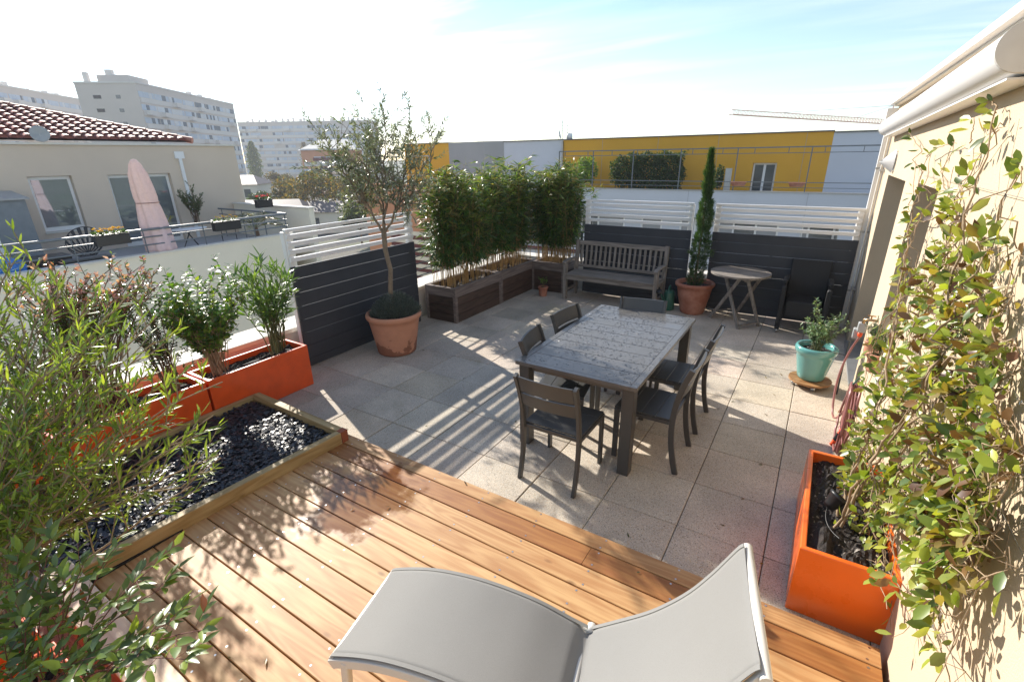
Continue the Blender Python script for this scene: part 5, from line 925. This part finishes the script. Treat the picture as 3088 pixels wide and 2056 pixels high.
t = thing('bistro_table', 'round table with a pale top on the neighbouring terrace right of the parasol', 'table', (-15.6, 4.9, -.45)); MB().lathe([(0, .7), (.5, .7), (.5, .725), (0, .725)], n=32, sxy=(.7, 1.1)).build('top', 'white_paint', t); m = MB(); [m.tube([(.3*math.cos(a), .4*math.sin(a), 0), (-.1*math.cos(a), -.1*math.sin(a), .7)], .012, 6) for a in (.5, 2, 3.6, 5.1)]; m.build('legs', 'black_plastic', t)
t = thing('folding_chair', 'dark slatted folding chair beside the pale round table next door', 'chair', (-15.2, 5.9, -.45), R_(60)); m = MB(); [m.tube([(x, -.2, 0), (x, .2, .85)], .01, 5).tube([(x, .2, 0), (x, -.2, .45)], .01, 5) for x in (-.2, .2)]; m.build('frame', 'black_plastic', t); m = MB(); [m.box(-.2, .2, -.2+.08*k, -.14+.08*k, .45, .46) for k in range(5)]; m.build('seat', 'black_plastic', t); m = MB(); [m.box(-.2, .2, .12+.03*k, .13+.03*k, .62+.08*k, .67+.08*k) for k in range(3)]; m.build('backrest', 'black_plastic', t)
# yucca / palm in pot, small ficus
t = thing('potted_palm', 'palm like plant with arching yellowish leaves in a pot behind the neighbouring railing', 'plant', (-14.7, 6.55, -.45)); MB().lathe([(0, 0), (.2, 0), (.27, .32), (.24, .32), (0, .28)], n=24).build('pot', 'black_plastic', t); MB().tube([(0, 0, .28), (0, 0, .6)], [.07, .05], 10).build('trunk', 'bark_brown', t); r = np.random.RandomState(8); P, D, C = [], [], []; m = MB()
for k in range(20):
    a = r.rand()*6.28; el_ = r.uniform(.1, 1.3); e = bez((0, 0, .6), (.45*math.cos(a)*math.cos(el_), .45*math.sin(a)*math.cos(el_), .6+.55*math.sin(el_)+.1), (.85*math.cos(a)*math.cos(el_*.8), .85*math.sin(a)*math.cos(el_*.8), .55+.55*math.sin(el_)-.05), 14); m.tube(e, .006, 4, caps=False)
    for i in range(2, 14):
        for s_ in (-1, 1): tg = unit(e[i]-e[i-1]); sd = unit(np.cross(tg, (0, 0, 1))); P.append(e[i]); D.append(tg*.8+sd*s_*.8); C.append([(.18, .22, .05), (.12, .16, .04), (.35, .25, .07)][r.randint(3)])
m.build('stems', 'stem_green', t); leaf_obj('fronds', P, D, .2, .018, np.array(C), 'leaf', t, seed=2)
plant('potted_shrub', 'small airy potted shrub in front of the white rain pipe next door', 'shrub', [(-17.8, 6.25, .1)], ell((-17.8, 6.2, 1.0), (.4, .42, .5), 22, 4, .2), 'leaf', 'bark_brown', [(.07, .11, .04), (.1, .14, .05)], .09, .03, r0=.012, twigs=6, tw_len=.2, per=7, nodes=6, seed=5, t0=.5)
plant('potted_shrub', 'small yellowish shrub half hidden behind the pink parasol', 'shrub', [(-15.2, 4.0, -.1)], ell((-15.2, 4.0, .5), (.3, .4, .35), 12, 6, .2), 'leaf', 'bark_brown', [(.3, .3, .06), (.2, .22, .05)], .09, .03, r0=.01, twigs=5, tw_len=.15, per=6, nodes=6, seed=6, t0=.4)
# ---------------- long building across the courtyard
YB = thing('long_building', 'long flat roofed building with yellow, grey and white penthouse walls across the courtyard', 'building', (-8, 22, 0)); o = np.array([-8, 22, 0.])
def yb(m, x0, x1, y0, y1, z0, z1): return m.box(x0-o[0], x1-o[0], y0-o[1], y1-o[1], z0, z1)
nx = yb
nx(MB(), -22.6, -18.97, 22, 30, GZ, 3.0).build('yellow_wall', 'yellow_render', YB); MB().prism([(-18.968+8, .0), (-16.13+8, -.35), (-14.99+8, .0), (-14.99+8, 7.9), (-18.968+8, 7.9)], .2, 3.02).build('grey_wall', 'grey_render', YB)
m = MB(); nx(m, -14.988, -14.23, 22, 30, .3, 2.96); nx(m, -13.6, -11.282, 22, 30, .3, 2.96); nx(m, -14.23, -13.6, 22, 30, .3, 1.42); nx(m, -14.23, -13.6, 22, 30, 1.82, 2.96); nx(m, -14.23, -13.6, 22.2, 30, 1.42, 1.82); m.build('white_wall', 'blue_white_render', YB)
m = MB(); nx(m, -11.28, -2.06, 22, 30, .3, 2.95); nx(m, -1.12, .73, 22, 30, .3, 2.95); nx(m, -2.06, -1.12, 22, 30, 1.78, 2.95); nx(m, -2.06, -1.12, 22.25, 30, .3, 1.78); m.build('yellow_wall', 'yellow_render', YB)
nx(MB(), .732, 14, 22, 30, .3, 2.90).build('white_wall', 'blue_white_render', YB)
for a, b, z in ((-22.62, -18.97, 3.0), (-14.99, -11.285, 2.96), (-11.28, .74, 2.95), (.745, 14, 2.90)): nx(MB(), a, b, 21.94, 30, z, z+.045).build('roof_edge', 'rail_dark', YB)
f = nx(MB(), -2.05, -1.13, 22.18, 22.24, .35, 1.77).build('door', 'white_paint', YB); m = MB(); nx(m, -1.98, -1.64, 22.17, 22.176, .45, 1.70); nx(m, -1.54, -1.2, 22.17, 22.176, .45, 1.70); m.build('pane', 'window_dark', f)
f = nx(MB(), -14.22, -13.61, 22.1, 22.15, 1.43, 1.81).build('window', 'white_paint', YB); nx(MB(), -14.15, -13.68, 22.09, 22.096, 1.48, 1.77).build('pane', 'window_dark', f)
nx(MB(), -24.4, 14, 20.2, 21.999, .1, .3).build('terrace_slab', 'grey_render', YB)
m = MB(); nx(m, -12.9, 14, 20, 20.2, -.42, .70); nx(m, -12.9, 14, 20, 20.2, GZ, -1.45); nx(m, -12.9, -10.2, 20, 20.2, -1.45, -.42); nx(m, 1.55, 14, 20, 20.2, -1.45, -.42); m.build('parapet', 'blue_white_render', YB); nx(MB(), -12.92, 14, 19.96, 20.24, .70, .74).build('coping', 'galv', YB)
nx(MB(), -10.2, 1.55, 20.5, 20.6, -1.45, -.42).build('recess', 'grey_render', YB)
for x0 in (-9.4, -7.2, -5.4, -3.9, -2.3, -.6, .5):
    f = nx(MB(), x0, x0+.95, 20.44, 20.49, -1.44, -.5).build('window', 'white_paint', YB); nx(MB(), x0+.08, x0+.87, 20.43, 20.436, -1.4, -.6).build('pane', 'window_dark' if int(x0*10) % 3 else 'blue_white_render', f)
m = MB(); nx(m, -24.5, -12.92, 19.9, 20.19, GZ, .72); m.build('peach_wall', 'peach_render', YB); 
for k in range(7): nx(MB(), -22.5, -12.95, 19.82, 19.895, -2.3-.5*k, -2.05-.5*k).build('white_band', 'pale_render', YB); nx(MB(), -22.4, -13.0, 19.86, 19.896, -2.54-.5*k, -2.302-.5*k).build('red_band', 'dark_red', YB)
for k in range(6): nx(MB(), -12.8, -9.2, 19.9, 19.996, -.78-.42*k, -.60-.42*k).build('red_band', 'dark_red', YB)
# joints, pipes and roof vents of the long building
m = MB(); [yb(m, x, x+.012, 21.993, 21.999, .3, 2.94) for x in (-9.1, -6.3, -3.6, -.2)]; [yb(m, x, x+.012, 19.993, 19.999, GZ, .70) for x in (-8.6, -4.2, .3, 4.6)]; m.build('expansion_joints', 'grey_render', YB)
for x in (-11.35, 3.4): yb(MB(), x, x+.09, 21.9, 21.985, .3, 2.9).build('rain_pipe', 'galv', YB)
# pergola frame with railing
FR = thing('pergola_frame', 'thin galvanised pergola frame along the penthouse terrace of the long building', 'frame', (-10.54, 20.1, .74)); o2 = np.array([-10.54, 20.1, .74]); m = MB(); 
for x in (-10.54, -8.75, -6.8, -4.7, -2.45, .15, 2.9): MB().box(x-.02-o2[0], x+.02-o2[0], -.02, .02, 0, 1.62).build('post', 'rail_grey', FR)
MB().box(0, 24, -.045, .045, 1.62, 1.665).build('top_beam', 'rail_grey', FR); MB().box(.3, 24, -.02, .02, 1.42, 1.445).build('lower_beam', 'rail_grey', FR)
m = MB(); [m.box(.3+1.2*k, .325+1.2*k, -.015, .015, 1.445, 1.62) for k in range(18)]; m.build('hanger', 'rail_grey', FR); MB().box(0, 24, -.015, .015, .33, .36).box(0, 24, -.012, .012, .14, .16).build('rail', 'rail_grey', FR)
FR2 = thing('pergola_frame', 'thin galvanised frame in front of the far left yellow wall, behind the olive crown', 'frame', (-24, 20.05, .72)); MB().box(0, 5.2, -.03, .03, 1.55, 1.6).box(0, 5.2, -.03, .03, .5, .53).build('beam', 'galv', FR2); m = MB(); [m.box(x, x+.06, -.029, .029, 0, 1.55) for x in (0, 2.5, 5.1)]; m.build('post', 'galv', FR2)
def clump(name, label, c, r3, n, cols, size, seed, cat='hedge', group=None, box=False, shell=.3):
    r = np.random.RandomState(seed); t = thing(name, label, cat, (c[0], c[1], c[2]-r3[2]), 0, group); P = []
    while len(P) < n:
        p = r.uniform(-1, 1, 3); q = np.max(np.abs(p)) if box else np.linalg.norm(p)
        if shell < q < 1 and math.sin(p[0]*7+seed)+math.sin(p[2]*8+p[1]*6) > -1.5: P.append(p*np.array(r3)*(1+.08*math.sin(9*p[0]+5*p[2]))+[0, 0, r3[2]])
    leaf_obj('foliage', P, r.normal(0, 1, (n, 3)), size, size*.55, pick(cols, n, r, .25), 'leaf_far', t, lift=1, seed=seed); m = MB(); [m.tube([(x, 0, 0), (x*.8, 0, r3[2])], .02, 5) for x in (-r3[0]*.5, 0, r3[0]*.5)]; m.build('stems', 'bark_brown', t); return t
DKG = [(.03, .06, .02), (.045, .08, .025), (.06, .10, .03)]
clump('hedge', 'square clipped dark hedge on the pergola of the long building', (-5.85, 20.6, 1.48), (1.18, .35, .78), 9000, DKG, .10, 1, box=True)
clump('hedge', 'looser mid green climber mass left of the clipped hedge', (-7.4, 20.5, 1.45), (.68, .35, .74), 2600, [(.08, .13, .03), (.05, .09, .025), (.04, .07, .02)], .10, 2)
clump('shrub', 'bright yellow green shrub at the left end of the pergola', (-9.3, 20.5, 1.5), (.62, .35, .62), 1100, [(.22, .32, .05), (.14, .24, .04)], .14, 3, 'shrub')
clump('shrub', 'dark shrub at the very left post of the pergola', (-10.35, 20.6, 1.35), (.3, .3, .55), 500, DKG, .13, 4, 'shrub')
clump('conifer', 'small dark conical conifer on the far terrace beside a grey panel', (-3.15, 20.6, 1.25), (.2, .2, .5), 500, DKG, .1, 5, 'tree')
t = simple_box('panel', 'narrow grey leaning panel on the far yellow terrace', 'panel', (-2.78, 20.6, .3), (.26, .05, 1.3), 'galv', 'board')
for x, lb in ((-2.25, 'left'), (-.15, 'right')): t = thing('flower_trough', 'small terracotta coloured trough hanging on the far railing, %s of the white door' % lb, 'planter', (x, 20.0, .93)); MB().add([(-.22, -.09, 0), (.22, -.09, 0), (.22, .09, 0), (-.22, .09, 0), (-.3, -.12, .16), (.3, -.12, .16), (.3, .12, .16), (-.3, .12, .16)], [(0, 3, 2, 1), (4, 5, 6, 7), (0, 1, 5, 4), (1, 2, 6, 5), (2, 3, 7, 6), (3, 0, 4, 7)]).build('trough', 'terracotta_red', t)
t = thing('television_antenna', 'thin television antenna on the roof above the white and yellow walls', 'antenna', (-11.55, 22.4, 2.99)); MB().tube([(0, 0, 0), (0, 0, .95)], .018, 6).build('mast', 'galv', t); m = MB(); m.tube([(-.85, 0, .88), (.12, 0, .84)], .01, 5); [m.tube([(-.8+.12*k, -.12, .88-.005*k), (-.8+.12*k, .12, .88-.005*k)], .006, 4) for k in range(7)]; m.build('aerial', 'galv', t)
t = thing('television_antenna', 'shorter second antenna beside a white drum on the far roof', 'antenna', (-11.2, 22.3, 2.99)); MB().tube([(0, 0, 0), (0, 0, .68)], .015, 6).build('mast', 'galv', t); MB().tube([(-.3, 0, .66), (.32, 0, .66)], .01, 5).tube([(-.2, 0, .3), (.2, 0, .34)], .01, 5).build('aerial', 'galv', t); MB().lathe([(0, .02), (.16, .02), (.16, .28), (0, .3)], .12, 0, 18).build('drum', 'white_paint', t)
DS2 = thing('satellite_dish', 'grey satellite dish on the far roof beside the antennas', 'satellite dish', (-11.65, 22.2, 2.99)); dish(DS2, .27, 'galv', (R_(75), 0, R_(110)))
# ---------------- apartment blocks far off
def block(label, p0, p1, dep, z1, floors, bays, wins, seed=0, gable=None, roofstuff=9, name='apartment_block', wall='tower_wall', fh=2.8, side=1, top_skip=1.5):
    p0 = np.array([p0[0], p0[1]]); p1 = np.array([p1[0], p1[1]]); L_ = np.linalg.norm(p1-p0); ang = math.atan2(*(p1-p0)[::-1]); t = thing(name, label, 'building', (p0[0], p0[1], GZ), ang); r = np.random.RandomState(seed); H_ = z1-GZ
    MB().box(0, L_, 0, dep, 0, H_).build('wall', wall, t); MB().box(-.15, L_+.15, -.15, dep+.15, H_+.001, H_+.35).build('roof_edge', 'tower_band', t)
    bw = L_/bays
    for k in range(floors):
        z = H_-top_skip-fh*k-1.3
        if z < .5: break
        MB().box(.5, L_-.5, -.12, -.002, z-1.1, z-.06).build('balcony_band', 'tower_band', t)
        for b in range(bays):
            if r.rand() > wins: continue
            x0 = b*bw+.15; x1 = (b+1)*bw-.1; m = MB(); x = x0
            while x < x1-.3:
                w_ = min(r.uniform(.9, 1.9), x1-x); g_ = r.rand(); c = (.50, .56, .64) if g_ < .55 else ((.62, .64, .66) if g_ < .75 else (.10, .13, .16)); m.box(x, x+w_-.06, -.06-.02*r.rand(), -.003, z, z+1.25, 0, c); x += w_
            m.build('window', 'shutter', t)
            if r.rand() < .35: MB().box(x0+1, x0+3.4, -1.2, -.13, z-1.0, z-.0).build('balcony', 'tower_band', t)
    for k in range(roofstuff):
        x = L_*(k+.5+r.uniform(-.3, .3))/roofstuff; h = r.uniform(.8, 1.9); MB().box(x, x+r.uniform(.5, 1.6), dep*.4, dep*.4+1, H_+.35, H_+.35+h).build('chimney', 'tower_band', t)
    if gable:
        for k in range(4):
            z = H_-3.2-fh*1.02*k; MB().box(-.05, -.002, dep*.30, dep*.30+1.0, z, z+.75).build('gable_window', 'window_dark', t); MB().box(-.05, -.002, dep*.62, dep*.62+1.7, z, z+.75).build('gable_window', 'shutter', t)
    return t
cn = at(407*1. if 0 else 310.9, 191.3, 112)
pl = at(178.3, 193.0, 112); pr = at(536, 241.6, 159)
tt = block('tall pale apartment block with plain gable wall, largest of the distant blocks', cn, pr, float(np.linalg.norm((cn-pl)[:2])), 19.3, 9, 8, .95, 1, True, 9, side=1)
t = tt; 
MB().box(1.5, 9, 2, 9, 19.3+6.5+.351, 19.3+6.5+1.9).build('penthouse', 'tower_wall', t); MB().box(4, 5, 7, 8.5, 25.8+1.901, 25.8+3.4).build('chimney', 'tower_band', t); MB().box(2.2, 3.0, 11.5, 12.5, 25.8+.351, 25.8+2.6).build('chimney', 'tower_band', t)
block('long pale apartment block at the far left edge behind the tiled roof', at(-60, 190, 112), at(200, 232, 152), 13, 20.3, 9, 9, .95, 2, None, 16)
block('long grey white apartment block far behind the poplar', at(546, 283, 229), at(850, 283, 229), 14, 18.8, 9, 12, .9, 3, None, 22)
RB = block('small brick red and pink apartment house in front of the far grey block', at(690, 338, 125), at(800, 338, 125), 12, 4.4, 3, 4, .9, 4, None, 0, 'apartment_house', 'peach_render', 3.0)
for k in range(3): MB().box(3.2, 8, -.8, -.13, 8.3-3*k, 9.1-3*k).build('balcony', 'dark_red', RB)
Lr = 14.; MB().add([(-.6, -.6, 10.9), (Lr+.6, -.6, 10.9), (Lr+.6, 12.6, 10.9), (-.6, 12.6, 10.9), (3, 6, 13.6), (Lr-3, 6, 13.6)], [(0, 1, 5, 4), (1, 2, 5), (2, 3, 4, 5), (3, 0, 4), (0, 3, 2, 1)]).build('hip_roof', 'coping', RB)
def house(label, c, w_, d_, h, rot, wall, roofm, seed=0):
    t = thing('house', label, 'house', (c[0], c[1], GZ), rot); MB().box(-w_/2, w_/2, -d_/2, d_/2, 0, h).build('wall', wall, t); MB().add([(-w_/2-.4, -d_/2-.4, h), (w_/2+.4, -d_/2-.4, h), (w_/2+.4, d_/2+.4, h), (-w_/2-.4, d_/2+.4, h), (-w_/2+1.5, 0, h+d_*.22), (w_/2-1.5, 0, h+d_*.22)], [(0, 1, 5, 4), (1, 2, 5), (2, 3, 4, 5), (3, 0, 4), (0, 3, 2, 1)], 0, False, (.13, .10, .09)).build('roof', roofm, t)
    for x in (-w_/4, w_/4): MB().box(x-.5, x+.5, -d_/2-.04, -d_/2-.002, h-1.9, h-.7).build('window', 'window_dark', t)
house('small white house with flat hipped roof just right of the beige penthouse corner', at(565, 425, 78), 6, 6, 5.2, .6, 'pale_render', 'roof_tile')
house('low building with grey brown tiled roof in front of the autumn trees', at(612, 462, 60), 11, 7, 2.6, .65, 'pale_render', 'roof_tile')
house('grey house with pale hipped roof right of the brick red apartment house', at(832, 372, 100), 10, 8, 6.0, .6, 'tower_wall', 'roof_tile')
house('low building with white render beside the car park', at(790, 470, 62), 12, 5, 2.6, .6, 'pale_render', 'roof_tile')
# ---------------- trees beyond
def far_tree(label, loc, h, cr, cols, seed, n=2600, size=.42, kind='round', name='tree', group='trees beyond the terraces'):
    r = np.random.RandomState(seed); t = thing(name, label, 'tree', tuple(loc), 0, group); m = MB(); P = []; tr_h = h*.38 if kind == 'round' else h*.1
    m.tube([(0, 0, 0), (.1, 0, tr_h), (0, .1, h*.8)], [h*.022, h*.016, .03], 8); blobs = []
    for k in range(14 if kind == 'round' else 1):
        a = r.rand()*6.28; q = cr*r.uniform(.25, .8); z = h*r.uniform(.45, .88); c = np.array([q*math.cos(a), q*math.sin(a), z]); blobs.append((c, cr*r.uniform(.3, .5))); m.tube(bez((0, 0, tr_h*r.uniform(.8, 1.2)), (c[0]*.4, c[1]*.4, z*.75), c, 6), np.linspace(h*.008, .02, 6), 5, caps=False)
    m.build('trunk', 'bark_brown', t)
    while len(P) < n:
        if kind == 'round': c, q = blobs[r.randint(len(blobs))]; p = unit(r.normal(0, 1, 3))*q*r.rand()**.35; P.append(c+p*np.array([1, 1, .75]))
        else: z = r.rand()**.9; w_ = cr*math.sin(math.pi*min(1, .12+z*.86))**.7*(1+.15*math.sin(z*40)); a = r.rand()*6.28; q = w_*r.rand()**.5; P.append(np.array([q*math.cos(a), q*math.sin(a), h*(.06+.94*z)]))
    leaf_obj('crown', P, r.normal(0, 1, (n, 3))+([0, 0, 0] if kind == 'round' else [0, 0, 1.2]), size, size*.6, pick(cols, n, r, .25), 'leaf_far', t, lift=1, seed=seed); return t
AU = [(.20, .13, .025), (.13, .11, .03), (.26, .17, .03), (.09, .09, .03), (.08, .10, .03)]; GR = [(.05, .08, .02), (.08, .12, .03), (.06, .09, .03)]
pa = at_z(590, 470, GZ)
def gp(u, zc): d = ray(u, 420); p = CAMP+d*zc; return (p[0], p[1], GZ)
far_tree('tall narrow poplar in front of the far grey apartment block', gp(594, 190), 15.2, 2.6, [(.12, .17, .05), (.08, .12, .04), (.20, .22, .06)], 1, 3800, .55, 'poplar', 'poplar')
TR = [('yellowing autumn tree with wide crown behind the left screen', 735, 66, 7.3, 4.4, AU), ('brownish autumn tree left of the wide crowned one', 668, 74, 6.2, 3.2, AU), ('green and yellow tree right behind the olive crown', 800, 72, 6.8, 3.6, AU), ('rounded dark green tree in front of the brick red apartment house', 712, 108, 7.0, 2.3, GR), ('mid green tree beside the rounded dark one', 745, 104, 6.6, 2.6, GR),
      ('dark bushy tree beside the small white house', 592, 72, 4.8, 1.9, GR), ('golden tree below the far grey block', 640, 120, 6.6, 3.2, AU), ('olive green tree further right behind the olive crown', 830, 90, 7.0, 3.4, GR), ('low autumn tree by the car park', 690, 92, 5.4, 3.0, AU), ('thin leaved tree near the white end wall', 628, 62, 4.2, 2.2, AU), ('pale green tree beyond the red tipped one', 775, 128, 7.5, 3.4, GR), ('dark tree in front of the peach wall', 815, 50, 4.6, 2.0, GR)]
for k, (lb, u, zc, h, cr_, cc_) in enumerate(TR): far_tree(lb, gp(u, zc), h, cr_, cc_, 10+k, 2400, .36)
far_tree('bare golden poplar rising beside the far grey block, behind the olive crown', gp(712, 200), 15, 2.4, [(.2, .15, .07), (.16, .13, .06)], 30, 1500, .5, 'poplar', 'poplar')
def car(label, loc, rz, mat, van=False):
    t = thing('van' if van else 'parked_car', label, 'van' if van else 'car', loc, rz, None if van else 'cars in the car park beyond the terraces'); L_ = 5.2 if van else 4.2
    pr = [(-L_/2, .35), (-L_/2, 2.1), (-L_/2+.1, 2.3), (L_/2-1.7, 2.3), (L_/2-.9, 1.35), (L_/2-.1, 1.1), (L_/2, .35)] if van else [(-2.1, .3), (-2.1, .85), (-1.75, .95), (-1.3, 1.4), (.5, 1.42), (1.15, .95), (2.0, .78), (2.1, .3)]
    n = len(pr); hw = .9; v = [(x, -hw+(.15 if z > 1.1 and not van else 0), z) for x, z in pr]+[(x, hw-(.15 if z > 1.1 and not van else 0), z) for x, z in pr]
    MB().add(v, [tuple(range(n-1, -1, -1))[::-1], tuple(range(2*n-1, n-1, -1))]+[(i, i+n, (i+1) % n+n, (i+1) % n) for i in range(n)]).build('body', mat, t, bevel=.05)
    m = MB()
    if van: m.box(L_/2-1.75, L_/2-1.15, -hw-.01, hw+.01, 1.4, 1.95)
    else: m.box(-1.2, .45, -hw+.13, hw-.13, 1.0, 1.36).add([(.56, -.7, 1.36), (.56, .7, 1.36), (1.17, .72, .98), (1.17, -.72, .98)], [(0, 1, 2, 3)])
    m.build('windows', 'window_dark', t)
    for x in (-L_*.31, L_*.31):
        for y in (-hw, hw): MB().tube([(x, y-.1, .32), (x, y+.1, .32)], .32, 14).build('wheel', 'black_plastic', t)
    return t
p = gp(612, 176); car('white delivery van driving below the far grey apartment block', (p[0], p[1], GZ), .55, 'car_white', True)
for k, (u, zc, mt, lb, rz) in enumerate(((607, 160, 'car_grey', 'pale grey car just in front of the white delivery van', .6), (742, 78, 'car_white', 'white parked car seen just above the left screen', 2.2), (778, 82, 'car_grey', 'silver parked car right of the white one above the left screen', 2.2), (810, 84, 'car_dark', 'dark parked car under the olive crown', 2.2), (760, 92, 'car_white', 'white parked car in the second row of the car park', 2.2), (720, 90, 'car_dark', 'dark parked car at the left end of the second row', 2.2), (838, 88, 'car_white', 'white parked car farthest right, behind the olive branches', 2.2))):
    p = gp(u, zc); car(lb, (p[0], p[1], GZ+.012), rz, mt)
# ---------------- crane
pm('crane_paint', (.62, .30, .20), .6)
K_ = thing('tower_crane', 'pale red lattice jib of a tower crane above the long building', 'crane', (14, 203, GZ)); o = np.array([14, 203, GZ]); tip = at(1682, 264, 120); rt = at(2010, 284, 150); dv = unit(rt-tip); en = rt+dv*8; sd = unit(np.cross(dv, (0, 0, 1))); m = MB(); n = 44; A_ = [tip+(en-tip)*k/n for k in range(n+1)]
for s_ in (-.6, .6): m.bar(A_[0]+sd*s_-o, A_[-1]+sd*s_-o, .16, .16)
m.bar(A_[0]+np.array([0, 0, 1.1])-o, A_[-1]+np.array([0, 0, 1.3])-o, .16, .16)
for k in range(n):
    for s_ in (-.6, .6): m.bar(A_[k]+sd*s_-o, (A_[k]+A_[k+1])/2+np.array([0, 0, 1.2])-o, .07, .07).bar((A_[k]+A_[k+1])/2+np.array([0, 0, 1.2])-o, A_[k+1]+sd*s_-o, .07, .07)
m.build('jib', 'crane_paint', K_); ap = at(2056, 243, 154); MB().tube([ap-o, A_[12]+np.array([0, 0, 1.2])-o], .06, 5).tube([ap-o, A_[33]+np.array([0, 0, 1.2])-o], .06, 5).build('tie_bars', 'galv', K_)
bs = A_[-1]; m = MB(); [m.bar((bs[0]+x, bs[1]+y, GZ)-o, (bs[0]+x*.9, bs[1]+y*.9, bs[2]+1)-o, .2, .2) for x in (-.9, .9) for y in (-.9, .9)]; [m.bar((bs[0]-.9, bs[1]-.9, GZ+2*k)-o, (bs[0]+.9, bs[1]-.9, GZ+2*k+2)-o, .1, .1) for k in range(8)]; m.bar((bs[0], bs[1], bs[2]+1)-o, ap-o, .3, .3); m.build('mast', 'crane_paint', K_)
r = np.random.RandomState(77); P, D, C = [], [], []
for k in range(70):
    x, y = r.uniform(-3.0, 1.2), r.uniform(-2.1, 4.7); z = .104 if y < -.45 else .004
    if x < -1.9 and y < -.4: continue
    P.append((x, y, z)); D.append((r.normal(), r.normal(), .05)); C.append([(.16, .10, .03), (.10, .07, .03), (.22, .17, .04), (.09, .10, .04)][r.randint(4)])
fl_ = leaf_obj('fallen_leaves', P, D, r.uniform(.018, .045, len(P)), .011, np.array(C), 'leaf', None, lift=.25, curl=-.15, seed=5); tag(fl_, 'scattered small dry leaves lying on the paving and deck', 'fallen leaves', kind='stuff')
# ---------------- air
hz_ = MB().box(-330, 60, -60, 330, GZ-1, 32).build('haze', MATS.setdefault('haze', bpy.data.materials.new('haze'))); hm = MATS['haze']; hm.use_nodes = True; hn = hm.node_tree.nodes; hn.clear(); ho = hn.new('ShaderNodeOutputMaterial'); hv = hn.new('ShaderNodeVolumePrincipled'); hv.inputs['Color'].default_value = (.9, .93, 1, 1); hv.inputs['Density'].default_value = .0008; hv.inputs['Anisotropy'].default_value = .1; hm.node_tree.links.new(hv.outputs[0], ho.inputs['Volume'])
hz_['kind'] = 'stuff'
